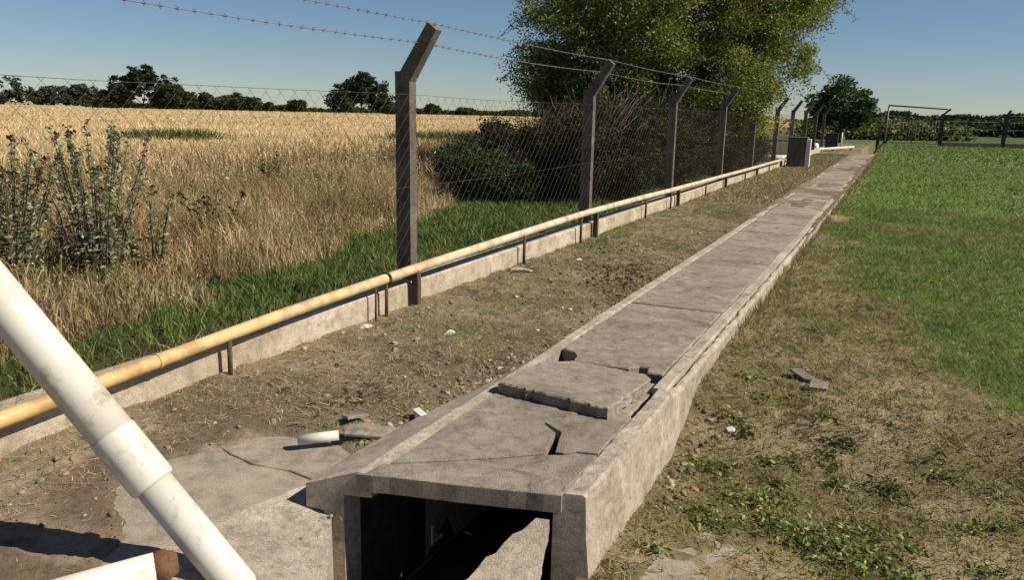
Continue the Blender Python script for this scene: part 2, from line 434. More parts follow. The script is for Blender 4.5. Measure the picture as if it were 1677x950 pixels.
MB().box(-2.026, -1.136, 4.25, 4.32, -.69, .024).build('light_block', M['shade_tone'], duct)  # added wall that stops light coming in through the slab gaps
MB().box(-2.032, -2.027, 2.7, 5.0, -.69, -.002).build('shade_sheet', M['shade_tone'], duct)  # dark sheet that paints shade over the left wall's inside

def slab(poly, top, th, mat=M['slab'], parent=duct, ch=.009, step=.045, amp=.009, name='cover_slab'):
    f = top if callable(top) else (lambda x, y: top)
    return MB().prism(jagpoly(poly, step, amp), lambda x, y: f(x, y)-th, f, ch).build(name, mat, parent)
XL, XR = -1.893, -1.145
# the front cover slab, cracked across with a spur
XF = -1.103
def front_pieces():
    crack = [(XL+.002, 2.735), (-1.70, 2.87), (-1.50, 3.02), (-1.31, 3.17)]
    tailr = [(-1.245, 3.20), (-1.2, 3.245), (XF, 3.275)]
    g = .0035; G = .012
    near = [(XL-.07, yf(XL-.07)-.012), (XF+.005, yf(XF)-.012)] + [(x, y-g) for x, y in (tailr+[])[::-1]] + [(x, y-g) for x, y in crack[::-1]] + [(XL-.07, 2.70)]
    far_ = [(x, y+g) for x, y in crack[:-1]] + [(-1.325, 3.165), (-1.375, 3.42), (-1.47, 3.50), (-1.473, 3.515), (-1.35, 3.435), (-1.285, 3.205)] + [(x, y+G*(1.1-.2*i)) for i, (x, y) in enumerate(tailr)] + [(XF, 3.80), (XL, 3.86)]
    for pl, dz in ((near, 0.0), (far_, .004)):
        fp = []
        for i in range(len(pl)): fp += jag(pl[i], pl[(i+1) % len(pl)], .07, .0022)
        top = (lambda d: (lambda x, y: TOP+d+.0015*math.sin(x*7+y*3)))(dz)
        MB().prism(fp, lambda x, y: top(x, y)-.082, top, .0035).build('cover_slab', M['slab'], duct)
front_pieces()
# the slab under the lifted one, then the row to the far end
slab([(XL, 3.875), (XR, 3.815), (XR, 4.50), (-1.27, 4.48), (-1.32, 4.52), (-1.7, 4.51), (-1.78, 4.42), (XL, 4.38)], TOP-.035, .05)
slab([(-1.73, 4.565), (-1.50, 4.575), (-1.37, 4.59), (-1.32, 4.665), (-1.26, 4.66), (-1.245, 4.57), (XR, 4.56), (XR, 6.33), (XL, 6.29), (XL, 4.79), (-1.81, 4.75), (-1.75, 4.67)], TOP+.002, .08)
y = 6.33
k = 0
while y < DUCT_END-1.6:
    L = random.choice((1.16, 1.3, 1.22, 1.4)) if y < 20 else 1.4
    t = random.uniform(-.008, .006); tx = random.uniform(-.006, .006)
    slab([(XL, y+.012), (XR, y+.012+random.uniform(-.01, .03)), (XR, y+L), (XL, y+L-.01)],
         (lambda t, tx: (lambda x, yy: TOP+t+tx*(x+1.5)))(t, tx), .08, step=.09 if y < 14 else .5)
    y += L; k += 1
# lifted, askew slab
lp = [(-1.885, 3.79), (-1.205, 3.70), (-1.185, 4.0), (-1.175, 4.42), (-1.23, 4.50), (-1.72, 4.52), (-1.79, 4.44), (-1.87, 4.36)]
ls = MB()
ft = lambda x, y: TOP+.07-.055*(y-3.7)/.8-.012*(x+1.5)
pts = jagpoly(lp, .035, .010)
ls.prism(wobble(jagpoly(lp, .024, .007), .006), lambda x, y: ft(x, y)-.064+random.uniform(-.006, .01), ft, .008, .006)
o = ls.build('broken_slab', M['slab']); tag(o, 'cracked concrete cover slab lifted out of its seat with a ragged front edge', 'slab')
# outlet: apron beside the mouth with a bank dropping into the pit
ap = tag(empty('concrete_apron', (-2.7, 2.5, -.05)), 'dusty cracked concrete apron left of the duct mouth with a bank falling beside it', 'apron')
def apr(poly, name, mat, zf, th=.1, amp=.006):
    return MB().prism(jagpoly(poly, .08, amp), lambda x, y: zf(x, y)-th, zf, .004).build(name, mat, ap)
za = lambda x, y: -.048+.006*math.sin(x*5+y*4)
cr = [(-3.02, 2.80), (-2.85, 2.74), (-2.68, 2.71), (-2.48, 2.745), (-2.215, 2.70)]
apr([(-2.43, 2.1)]+[(-2.31, 2.62), (-2.212, 2.665)]+[(x, y-.005) for x, y in cr[::-1]]+[(-3.15, 2.5), (-3.1, 2.16), (-2.65, 1.9), (-2.5, 1.55), (-2.46, 1.6)], 'apron_slab', M['apron'], za)
apr([(x, y+.005) for x, y in cr]+[(-2.205, 3.05), (-2.45, 3.2), (-2.78, 3.1), (-2.95, 2.95)], 'apron_slab', M['apron'], za)
def bank():
    a = [(-2.47, .9), (-2.45, 1.6), (-2.43, 2.1), (-2.31, 2.62)]; e = [(-1.1, .9), (-1.42, 1.6), (-1.74, 2.1), (-2.11, 2.6)]; n = 4
    vs = [(x, y, -.046) for x, y in a]+[(x, y, -.105) for x, y in e]+[(x, y, -.9) for x, y in e]
    fs = [(i, n+i, n+i+1, i+1) for i in range(n-1)]+[(n+i, 2*n+i, 2*n+i+1, n+i+1) for i in range(n-1)]
    MB().add(vs, fs).build('bank', M['bank'], ap)
    MB().add([(-2.31, 2.62, -.047), (-2.11, 2.60, -.105), (-2.11, 2.9, -.105), (-2.2, 2.9, -.047)], [(0, 1, 2, 3)]).build('bank', M['bank'], ap)
bank()
# pit floor in front of the mouth
MB().box(-2.1, -1.0, .2, 2.5, -.95, -.72).build('pit_floor', M['shade_tone'], ap)
# added concrete piece, placed and tilted so its upper face catches the sun
def fragment():
    A = Vector((-1.137, 2.80, -.005)); nrm = Vector((.2, -.5, .84)).normalized()
    def onp(x, y): return A.z-(nrm.x*(x-A.x)+nrm.y*(y-A.y))/nrm.z
    poly = [(-1.145, 2.80), (-1.19, 2.785), (-1.22, 2.72), (-1.25, 2.69), (-1.28, 2.60), (-1.31, 2.57), (-1.34, 2.47), (-1.4, 2.4), (-1.43, 2.25), (-1.05, 2.2), (-1.06, 2.45)][::-1]
    return MB().prism(jagpoly(poly, .04, .006), lambda x, y: onp(x, y)-.06, onp, .008, .01).build('sun_catching_piece', M['wall'])
tag(fragment(), 'added pale concrete piece tilted to catch the sun in the open mouth of the duct', 'rubble')
# small white bracket on the inside of the mouth
br = MB(); br.box(-2.026, -2.016, 3.31, 3.33, -.62, -.51); br.box(-2.026, -2.016, 3.33, 3.42, -.62, -.60)
tag(br.build('bracket', M['white']), 'small white L-shaped bracket inside the dark duct mouth', 'bracket')
# cracked paving piece, bottom right
pv = MB(); zr = lambda x, y: float(ground_z(x, y))*.3-.185
def piece(poly): return MB().prism(jagpoly(poly, .07, .012), lambda x, y: zr(x, y)-.06, zr, .006)
pe = tag(empty('paving_piece', (-.5, 3.0, -.2)), 'cracked flat concrete piece half buried in weeds right of the duct', 'paving')
piece([(-.83, 2.3), (-.35, 2.3), (-.1, 2.72), (-.38, 2.93), (-.62, 3.22), (-.78, 3.2)]).build('slab_piece', M['apron'], pe)
piece([(-.75, 3.27), (-.6, 3.25), (-.36, 2.97), (-.07, 2.76), (.12, 2.95), (-.2, 3.2), (-.55, 3.5), (-.72, 3.5)]).build('slab_piece', M['apron'], pe)

# ---------------------------------------------------------------- fence plinth, gas pipe, fence
PY = [-3.2, 1.35, 5.9, 10.36, 14.87, 19.4, 23.9, 28.4, 32.9, 37.4, 41.9, 46.4]
pl = tag(empty('low_wall', (-3.82, 5, 0)), 'low pale concrete plinth along the foot of the chain-link fence', 'wall')
for a, b in zip(PY[:-1], PY[1:]):
    mb = MB(); n = 18; vs = []
    for i in range(n+1):
        yy = a+.006+(b-a-.012)*i/n; d = lambda q: random.uniform(-q, q)
        vs += [(-3.92, yy, -.3), (-3.92+d(.003), yy, .18), (-3.91, yy, .19+d(.003)), (-3.735+d(.003), yy, .19+d(.003)), (-3.722+d(.004), yy, .176), (-3.715, yy, -.3)]
    fs = [(i*6+k, i*6+(k+1) % 6, (i+1)*6+(k+1) % 6, (i+1)*6+k) for i in range(n) for k in range(6)]
    fs += [tuple(range(6)), tuple(n*6+k for k in range(5, -1, -1))]
    mb.add(vs, fs).build('panel', M['kerb'], pl)
PX = -3.662
def pz(y): return float(np.interp(y, [-3, 2.3, 3.1, 5.2, 9.5, 14, 20, 28.8], [.05, .19, .25, .308, .38, .343, .298, .25]))
gp = tag(empty('gas_pipeline', (PX, 5, 0)), 'long ochre painted gas pipe on thin supports along the fence plinth', 'pipe')
ys = np.concatenate([np.arange(-3, 14, .5), np.arange(14, 28.9, 1.2), [28.9]])
zz = [pz(v) for v in ys]; zz = np.convolve(np.pad(zz, 2, mode='edge'), np.ones(5)/5, 'valid')
PIPE = list(zip(ys, zz)); pzs = lambda v: float(np.interp(v, ys, zz))
MB().tube([(PX+.006*math.sin(v*.9), v, z) for v, z in PIPE], .042, 20).build('pipe', M['ochre'], gp)
for v in (3.02, 9.15, 15.2, 21.3):
    MB().tube([(PX+.006*math.sin(v*.9), v-.012, pzs(v)), (PX+.006*math.sin(v*.9), v+.012, pzs(v))], .046, 18).build('weld_ring', M['ochre'], gp)
def support(v, r=.012, clamp=False, flat=False):
    g = float(ground_z(-3.6, v))-.05; z = pzs(v)-.038
    if flat: mb = MB().box(PX-.03, PX+.03, v-.006, v+.05, g, z+.002)
    else: mb = MB().tube([(PX+.01, v, g), (PX+.012, v+.004, z)], r, 6)
    s = mb.build('support', M['iron'], gp)
    if clamp:
        c = MB(); c.tube([(PX+.051*math.cos(a), v+.02, pzs(v)+.051*math.sin(a)) for a in np.linspace(-1.0, 4.1, 14)], .008, 6)
        c.tube([(PX-.03, v+.02, pzs(v)+.07), (PX-.06, v-.03, pzs(v)+.13), (PX-.09, v-.07, pzs(v)+.14)], .007, 5)
        c.build('clamp', M['iron'], s)
for v, kw in ((3.55, dict(r=.016)), (5.12, dict(r=.009)), (5.27, dict(r=.014, clamp=True)), (5.72, dict(flat=True)), (7.95, dict(r=.017)), (9.72, dict(r=.017)), (10.3, dict(flat=True)), (12.7, dict(r=.017)),
              (14.3, dict(r=.016)), (14.85, dict(flat=True)), (17.2, dict(r=.018)), (19.4, dict(flat=True)), (22, dict(r=.018)), (24, dict(flat=True)), (26.3, dict(r=.018))):
    support(v, **kw)

fence = tag(empty('chain_link_fence', (-3.85, 5.9, 0)), 'chain-link fence on angled concrete posts with barbed wire along the wheat field', 'fence')
def post_meshes():
    # shaft with recessed flutes on the faces looking along the fence
    w, d, g = .072, .052, .011
    prof = [(-w, -d), (-.026, -d), (-.018, -d+g), (.018, -d+g), (.026, -d), (w, -d), (w, d), (.026, d), (.018, d-g), (-.018, d-g), (-.026, d), (-w, d)]
    k = len(prof); vs = [(x, y, z) for z in (-.05, 1.98) for x, y in prof]
    fs = [(i, (i+1) % k, k+(i+1) % k, k+i) for i in range(k)]+[tuple(range(k-1, -1, -1)), tuple(range(k, 2*k))]
    shaft = MB().add(vs, fs)
    # arm leans over the duct side (+X)
    wa = .052
    dx, dz = .29, .37; L = math.hypot(dx, dz); ux, uz = dx/L, dz/L; nxx, nzz = uz, -ux
    vs = []
    for (bx, bz, wd) in ((0.0, 1.90, wa*1.25), (0.0+ux*L, 1.97+uz*L, wa)):
        for sx in (-1, 1):
            for sy in (-1, 1):
                vs.append((bx+nxx*sx*wd, sy*(d-.004), bz+nzz*sx*wd))
    arm = MB().add(vs, [(0, 1, 3, 2), (4, 6, 7, 5), (0, 4, 5, 1), (2, 3, 7, 6), (0, 2, 6, 4), (1, 5, 7, 3)])
    return shaft, arm
sh, am = post_meshes()
s0 = None
for i, y in enumerate(PY):
    if i == 0: continue
    x = -3.85+(.01 if i % 2 else -.008)
    if s0 is None:
        s0 = sh.build('post', M['post'], fence); a0 = am.build('angled_arm', M['post']); a0.parent = s0
        s, a_ = s0, a0
    else:
        s = s0.copy(); col.objects.link(s); a_ = a0.copy(); col.objects.link(a_); a_.parent = s
    s.matrix_world = Matrix.Translation((x, y, 0)) @ Matrix.Rotation(R(random.uniform(-.5, .5)), 4, 'Y')
    s.location = (x, y, 0); s.matrix_parent_inverse = Matrix.Translation(-Vector(fence.location))
# woven mesh, one panel per bay
def mesh_panel(y0, y1, x=-3.79, z0=.2, z1=1.78, p=.14, r=.0011):
    vs = []; fs = []; H = z1-z0
    def seg(a, b, off):
        a = np.array(a); b = np.array(b); t = (b-a)/np.linalg.norm(b-a)
        n1 = np.array([1, 0, 0.]); n2 = np.cross(t, n1); n0 = len(vs)
        for q in (a, b):
            for k in range(3):
                an = 2.094*k; vs.append(tuple(q+(n1*math.cos(an)+n2*math.sin(an))*r+np.array([off, 0, 0])))
        for k in range(3):
            k2 = (k+1) % 3; fs.append((n0+k, n0+k2, n0+3+k2, n0+3+k))
    s = y0-H
    while s < y1:
        for sg, off in ((1, .002), (-1, -.002)):
            if sg > 0: ya, yb, za_, zb = s, s+H, z0, z1
            else: ya, yb, za_, zb = s, s+H, z1, z0
            ta = max(0, (y0-ya)/H); tb = min(1, (y1-ya)/H)
            if tb > ta: seg((x, ya+H*ta, za_+(zb-za_)*ta), (x, ya+H*tb, za_+(zb-za_)*tb), off)
        s += p
    me = bpy.data.meshes.new('wire_mesh'); me.from_pydata(vs, [], fs)
    return link('wire_mesh', me, M['mesh'], fence)
for a, b in zip(PY[:-1], PY[1:]):
    if a < 30: mesh_panel(a, b)
for z, x in ((1.78, -3.79), (1.0, -3.79), (.24, -3.79)):
    MB().tube([(x, v, z+.01*math.sin(v*1.4)) for v in np.arange(PY[0], 42, 1.5)], .0014, 4, False).build('line_wire', M['mesh'], fence)
def strand(x, z, sag, name='barbed_wire'):
    mb = MB(); ph = random.uniform(0, 6)
    def pt(v):
        i = max(0, min(len(PY)-2, int(np.searchsorted(PY, v))-1)); t = (v-PY[i])/(PY[i+1]-PY[i])
        return Vector((x, v, z-sag*4*t*(1-t)))
    ve = np.arange(PY[0], 40, .25)
    w = mb.tube([pt(v) for v in ve], .0026, 4, False).build(name, M['wire'], fence)
    b = MB()
    for v in np.arange(PY[0], 24, .115):
        c = pt(v+random.uniform(-.01, .01)); an = random.uniform(0, 3.1)
        for q in (an, an+1.5):
            d = Vector((math.cos(q)*.017, random.uniform(-.006, .006), math.sin(q)*.017))
            b.tube([c-d, c+d], .0022, 3, False)
        b.tube([c-Vector((0, .012, 0)), c+Vector((0, .012, 0))], .0048, 4, False)
    ob = b.build('barbs', M['wire'], w); ob['kind'] = 'stuff'
strand(-3.565, 2.36, .02); strand(-3.685, 2.21, .03); 

# ---------------------------------------------------------------- things at the far end of the strip
blk = tag(empty('concrete_pillar', (-3.25, 29.6, 0)), 'squat dark-faced concrete pillar where the gas pipe ends', 'pillar')
MB().box(-3.53, -2.92, 29.45, 29.98, -.1, 1.0, .02).build('shaft', M['post'], blk)
MB().box(-3.55, -2.90, 29.43, 30.0, 1.0, 1.04, .01).build('cap', M['post'], blk)
MB().box(-2.92, -2.80, 29.6, 29.82, -.1, .98, .02).build('lit_side', M['white'], blk)  # white slab standing for the sunlit right face of the pillar
fl = tag(empty('pipe_stub', (-3.95, 31.5, .2)), 'short thick white pipe end lying beside the squat pillar', 'pipe')
MB().tube([(-4.6, 30.4, .22), (-3.55, 30.6, .24)], .12, 16).build('pipe', M['white'], fl)
MB().tube([(-3.64, 30.58, .24), (-3.58, 30.59, .24)], .155, 16).build('flange', M['white'], fl)
wp = tag(empty('branch_pipe', (-3.2, 46, .1)), 'thin pale pipe crossing the far end of the dirt strip', 'pipe')
MB().tube([(-4.3, 42.6, .12), (-2.4, 49.5, .16)], .075, 10).build('pipe', M['pvc'], wp)
for t in (.15, .55, .95):
    x = -4.3+1.9*t; y = 42.6+6.9*t
    MB().box(x-.05, x+.05, y-.05, y+.05, -.1, .08+.04*t).build('support', M['post'], wp)
vb = tag(empty('valve_box', (-3.55, 47.8, 0)), 'small dark valve cabinet on legs behind the pale crossing pipe', 'cabinet')
MB().box(-3.85, -3.2, 48.6, 49.0, .1, .85, .02).build('cabinet', M['dark_post'], vb)
MB().box(-3.88, -3.17, 48.57, 49.03, .85, .9, .01).build('lid', M['dark_post'], vb)
for x in (-3.8, -3.25): MB().box(x-.04, x+.04, 48.75, 48.85, -.1, .1).build('leg', M['dark_post'], vb)
MB().tube([(-3.0, 48.6, -.05), (-3.0, 48.6, .95)], .035, 8).build('vent_pipe', M['white'], vb)
MB().tube([(-4.1, 45.5, -.1), (-4.1, 45.5, .32), (-4.1, 45.5, .42)], [.2, .2, .14], 12).build('valve_dome', M['white'], vb)

bf = tag(empty('back_fence', (4, 63, 0)), 'dark angled posts and low wall of the fence closing the far end', 'fence')
def back_post(x, y, h=2.15, lean=.45):
    s = MB().box(x-.12, x+.12, y-.1, y+.1, -.1, h).build('post', M['dark_post'], bf)
    MB().add([(x-.085, y-.07, h-.05), (x+.085, y-.07, h-.05), (x+.085, y+.07, h-.05), (x-.085, y+.07, h-.05),
              (x+lean-.07, y-.07, h+.36), (x+lean+.07, y-.07, h+.30), (x+lean+.07, y+.07, h+.30), (x+lean-.07, y+.07, h+.36)],
             [(0, 3, 2, 1), (4, 5, 6, 7), (0, 1, 5, 4), (1, 2, 6, 5), (2, 3, 7, 6), (3, 0, 4, 7)]).build('angled_arm', M['dark_post'], s)
BP = [(2.38, 62.6), (6.3, 64.5), (10.3, 66.4), (14.3, 68.3), (18.3, 70.2)]
for i, (x, y) in enumerate(BP): back_post(x, y, 2.2, .42 if i == 0 else .2)
for (x0, y0), (x1, y1) in zip(BP[:-1], BP[1:]):
    d = Vector((x1-x0, y1-y0)).normalized(); nn = Vector((-d.y, d.x))*.1
    a = Vector((x0, y0))-d*.0; b = Vector((x1, y1))
    MB().prism([tuple(a-nn+d*.1), tuple(b-nn-d*.1), tuple(b+nn-d*.1), tuple(a+nn+d*.1)], -.2, .3, .02).build('low_wall', M['dark_post'], bf)
    for z in (.7, 1.2, 1.7, 2.15): MB().tube([(x0, y0, z), (x1, y1, z)], .008, 4, False).build('line_wire', M['wire'], bf)
gt = tag(empty('gate', (.5, 63, 0)), 'thin steel gateway with a high crossbar at the end of the path', 'gate')
MB().tube([(-1.05, 63.2, -.1), (-1.05, 63.2, 2.75)], .05, 8).build('gate_post', M['wire'], gt)
MB().tube([(-1.45, 63.1, -.1), (-1.45, 63.1, 2.0)], .06, 8).build('gate_post', M['dark_post'], gt)
MB().tube([(-1.05, 63.2, 2.72), (2.62, 62.6, 2.5)], .05, 8).build('crossbar', M['iron'], gt)
for x0, x1 in ((-.95, .6), (.66, 2.2)):
    lf = MB().tube([(x0, 63, .15), (x1, 62.8, .15), (x1, 62.8, 1.75), (x0, 63, 1.75), (x0, 63, .15)], .025, 6).build('leaf_frame', M['iron'], gt)
    for q in np.linspace(.12, .88, 7):
        MB().tube([(x0+(x1-x0)*q, 62.9, .15), (x0+(x1-x0)*q, 62.9, 1.75)], .009, 4).build('bar', M['wire'], lf)

# ---------------------------------------------------------------- white plastic pipes, lower left
def cp(px, py, d):
    return Vector(CAM + d*(FW+RT*(px-838.5)/1300-UP*(py-475)/1300))
lean_a, lean_b = cp(412, 988, 3.0), cp(-130, 330, 2.9)
def along(px_y):   # parameter on the pipe by height in the photograph
    return (px_y-988)/(330-988)
def lp(t): return lean_a.lerp(lean_b, t)
lean = tag(empty('leaning_pipe', tuple(lean_a)), 'thick white plastic pipe leaning across the lower left corner', 'pipe')
c1, c2 = along(790), along(705)
MB().tube([lp(-.12), lp(c1+.015)], .0695, 32).build('pipe', M['pvc'], lean)
MB().tube([lp(c1), lp(c1+.006), lp(c2-.006), lp(c2)], [.077, .0845, .0845, .083], 32).build('coupling', M['pvc'], lean)
MB().tube([lp(c2-.02), lp(1.0)], .081, 32).build('pipe', M['pvc'], lean)
lie_a = cp(258, 930, 2.86); lie_b = cp(60, 985, 2.7)
ly = tag(empty('lying_pipe', tuple(lie_a)), 'white plastic pipe end lying on the ground below the leaning pipe', 'pipe')
MB().tube([lie_a, lie_a.lerp(lie_b, 1.6)], .056, 24).build('pipe', M['pvc'], ly)
dd = (lie_b-lie_a).normalized()
MB().tube([lie_a-dd*.07, lie_a-dd*.06, lie_a-dd*.04, lie_a-dd*.035, lie_a+dd*.005, lie_a+dd*.01], [.03, .045, .05, .058, .058, .05], 14).build('coupling', M['rust'], ly)

# ---------------------------------------------------------------- vegetation tools
def pick(cols, n, spread=.18):
    """n colours picked from a palette, each varied in brightness"""
    c = np.array(cols)[RNG.integers(0, len(cols), n)]
    return np.clip(c*(1+RNG.normal(0, spread, (n, 1)))*(1+RNG.normal(0, .06, (n, 3))), .004, .95)
def blades(x, y, z, h, w, lean, tint, segs=2, dirs=None):
    """upright bent blades; lean = sideways reach as a share of the height"""
    n = len(x); a = RNG.uniform(0, 2*np.pi, n) if dirs is None else dirs
    b = RNG.uniform(0, 2*np.pi, n)
    wx, wy = np.cos(b)*w/2, np.sin(b)*w/2
    dx, dy = np.cos(a)*lean*h, np.sin(a)*lean*h
    if segs == 1:
        V = np.stack([np.stack([x-wx, y-wy, z], 1), np.stack([x+wx, y+wy, z], 1), np.stack([x+dx, y+dy, z+h], 1)], 1).reshape(-1, 3)
        F = np.arange(3*n).reshape(-1, 3); k = 3
    else:
        V = np.stack([np.stack([x-wx*.8, y-wy*.8, z], 1), np.stack([x+wx*.8, y+wy*.8, z], 1),
                      np.stack([x-wx+dx*.35, y-wy+dy*.35, z+h*.6], 1), np.stack([x+wx+dx*.35, y+wy+dy*.35, z+h*.6], 1),
                      np.stack([x+dx, y+dy, z+h], 1)], 1).reshape(-1, 3)
        i = np.arange(n)*5
        F = np.concatenate([np.stack([i, i+1, i+3], 1), np.stack([i, i+3, i+2], 1), np.stack([i+2, i+3, i+4], 1)]); k = 5
    return V, F, np.repeat(tint, k, 0)
def leaves(P, size, tint, flat=.0, aspect=.5, droop=0.0):
    """folded diamond leaves scattered at the points P"""
    n = len(P); d = RNG.normal(0, 1, (n, 3)); d[:, 2] *= (1-flat); d[:, 2] -= droop
    d /= np.linalg.norm(d, axis=1, keepdims=True)
    u = RNG.normal(0, 1, (n, 3)); s = np.cross(d, u); s /= np.linalg.norm(s, axis=1, keepdims=True)
    sz = (size*RNG.uniform(.6, 1.3, n))[:, None] if np.isscalar(size) else (size*RNG.uniform(.6, 1.3, n))[:, None]
    V = np.stack([P-d*sz*.5, P+s*sz*aspect*.5, P+d*sz*.5, P-s*sz*aspect*.5], 1).reshape(-1, 3)
    F = np.arange(4*n).reshape(-1, 4)
    return V, F, np.repeat(tint, 4, 0)
def cat(parts):
    Vs, Fs, Cs = [], [], []; n = 0
    for V, F, c in parts: Vs.append(V); Fs.append(F+n); Cs.append(c); n += len(V)
    return np.concatenate(Vs), np.concatenate(Fs), np.concatenate(Cs)
def build_np(name, parts, mat, parent=None):
    V, F, c = cat(parts); return link(name, np_mesh(name, V, F, c), mat, parent)
def scatter(n, x0, x1, y0, y1): return RNG.uniform(x0, x1, n), RNG.uniform(y0, y1, n)

# ---------------------------------------------------------------- lawn and dead grass (nobody could count it)
G_LAWN = [(.125, .21, .026), (.165, .25, .036), (.095, .17, .022), (.24, .3, .06), (.16, .21, .038), (.075, .13, .018)]
G_DRY = [(.42, .33, .2), (.33, .25, .14), (.24, .18, .1), (.52, .43, .28), (.2, .16, .08)]
G_OLIVE = [(.2, .195, .06), (.16, .17, .045), (.27, .235, .09)]
def lawn():
    parts = []
    for (x0, x1, y0, y1, n, hh, ww, seg) in ((-1.0, 4.0, 2.0, 8.5, 150000, .042, .0048, 1), (-1.0, 7.0, 8.5, 17, 120000, .05, .009, 1),
                                          (-1.2, 14, 17, 36, 60000, .06, .022, 1), (-1.2, 26, 36, 64, 40000, .09, .05, 1)):
        x, y = scatter(n, x0, x1, y0, y1); p = lawn_mask(x, y); clump = fbm(x*4, y*4, 60)
        keep = RNG.random(n) < p*(.35+.9*clump)+.012; x, y, clump = x[keep], y[keep], clump[keep]
        h = hh*RNG.uniform(.45, 1.5, len(x))*(.25+1.5*clump); z = ground_z(x, y)-.004
        yel = np.maximum(sm(.5, .66, fbm(x*.8, y*.8, 66)), .7*sm(.52, .62, fbm(x*3.1, y*3.1, 67)))[:, None]
        yel = np.clip(yel+(1-lawn_mask(x, y))[:, None]*.9, 0, 1); t = pick(G_LAWN, len(x))*(1-.7*yel)+pick(G_OLIVE+G_DRY[:2], len(x))*.7*yel
        parts.append(blades(x, y, z, h, ww*RNG.uniform(.6, 1.4, len(x)), RNG.uniform(.2, 1.3, len(x)), t, seg))
    tag(build_np('lawn_grass', parts, M['grass']), 'short green mown lawn right of the duct', 'grass', None, 'stuff')
    parts = []
    # worn ground right of the duct: straw and sparse olive blades
    x, y = scatter(210000, -.98, 3.4, 2.1, 14); p = (1-.7*lawn_mask(x, y))*(.3+1.2*fbm(x*3, y*3, 70))
    on_pav = (x < .05) & (x > -.8) & (y < 3.3) & (y+x*.9 < 2.85)
    k = (RNG.random(len(x)) < p) & ~on_pav; x, y = x[k], y[k]; n = len(x)
    gr = RNG.random(n) < .3+.6*sm(.42, .62, fbm(x*1.5, y*1.5, 72))
    t = np.where(gr[:, None], pick(G_OLIVE, n), pick(G_DRY, n))
    h = np.where(gr, .026, .008)*RNG.uniform(.4, 1.7, n); le = np.where(gr, RNG.uniform(.4, 2.2, n), RNG.uniform(2.5, 8, n))
    t *= (.6+.8*fbm(x*6, y*6, 78))[:, None]
    parts.append(blades(x, y, ground_z(x, y)+.001, h, .0055*RNG.uniform(.6, 1.7, n), le, t, 1))
    # dirt strip between duct and plinth
    x, y = scatter(230000, -3.72, -2.0, 1.2, 16); p = .2+1.0*fbm(x*2.5, y*2.5, 75)*sm(1.4, 3.2, y)
    k = (RNG.random(len(x)) < p) & ~((x > -3.1) & (y < 3.1) & (RNG.random(len(x)) < .93)); x, y = x[k], y[k]; n = len(x)
    gr = RNG.random(n) < .03+.8*strip_green(x, y)
    t = np.where(gr[:, None], pick(G_OLIVE+G_LAWN, n), pick(G_DRY, n))
    h = np.where(gr, .03, .01)*RNG.uniform(.4, 1.8, n); le = np.where(gr, RNG.uniform(.3, 1.8, n), RNG.uniform(2, 7, n))
    parts.append(blades(x, y, ground_z(x, y)-.002, h, .0048*RNG.uniform(.6, 1.6, n), le, t, 1))
    x, y = scatter(50000, -3.72, -2.0, 16, 42); n = len(x); gr = RNG.random(n) < .2+.8*strip_green(x, y)
    t = np.where(gr[:, None], pick(G_OLIVE+G_LAWN, n), pick(G_DRY, n))
    parts.append(blades(x, y, ground_z(x, y)-.003, .045*RNG.uniform(.4, 1.4, n), .018*RNG.uniform(.6, 1.6, n), RNG.uniform(.3, 2, n), t, 1))
    def tufts(nt_, x0, x1, y0, y1, cols, hh, mask):
        cx, cy = scatter(nt_, x0, x1, y0, y1); k = RNG.random(nt_) < mask(cx, cy); cx, cy = cx[k], cy[k]; m_ = 16
        sc = RNG.uniform(.5, 1.5, len(cx)); tt = pick(cols, len(cx), .25)
        x = np.repeat(cx, m_)+RNG.normal(0, .018, len(cx)*m_)*np.repeat(sc, m_); y = np.repeat(cy, m_)+RNG.normal(0, .018, len(cx)*m_)*np.repeat(sc, m_); n = len(x)
        t = np.repeat(tt, m_, 0)*(1+RNG.normal(0, .15, (n, 1)))
        parts.append(blades(x, y, ground_z(x, y)-.003, hh*np.repeat(sc, m_)*RNG.uniform(.4, 1.2, n), RNG.uniform(.004, .008, n), RNG.uniform(.3, 1.6, n), np.clip(t, .01, .9), 1))
    tufts(7000, -.97, 2.6, 2.6, 11, G_OLIVE+G_OLIVE+G_DRY+[(.36, .33, .14), (.14, .19, .035)], .034, lambda x, y: (1-.6*lawn_mask(x, y))*sm(.3, .7, fbm(x*2, y*2, 120)))
    tufts(3000, -3.7, -2.05, 3.1, 16, G_DRY+G_DRY+G_OLIVE[:1], .03, lambda x, y: sm(.35, .7, fbm(x*2, y*2, 121)))
    # tufts along the duct's foot and on its far slabs
    y = RNG.uniform(4.6, 40, 14000); x = np.where(RNG.random(14000) < .5, -.985+np.abs(RNG.normal(0, .04, 14000)), -2.0-np.abs(RNG.normal(0, .05, 14000)))
    k = RNG.random(14000) < sm(.35, .7, fbm(x*0+2, y*1.4, 80)); x, y = x[k], y[k]; n = len(x)
    parts.append(blades(x, y, ground_z(x, y)-.01, RNG.uniform(.05, .15, n), .005+.0006*y, RNG.uniform(.1, .9, n), pick(G_OLIVE+G_DRY, n), 1))
    tag(build_np('dead_grass', parts, M['straw']), 'matted straw and thin grass over the worn ground', 'grass', None, 'stuff')
lawn()

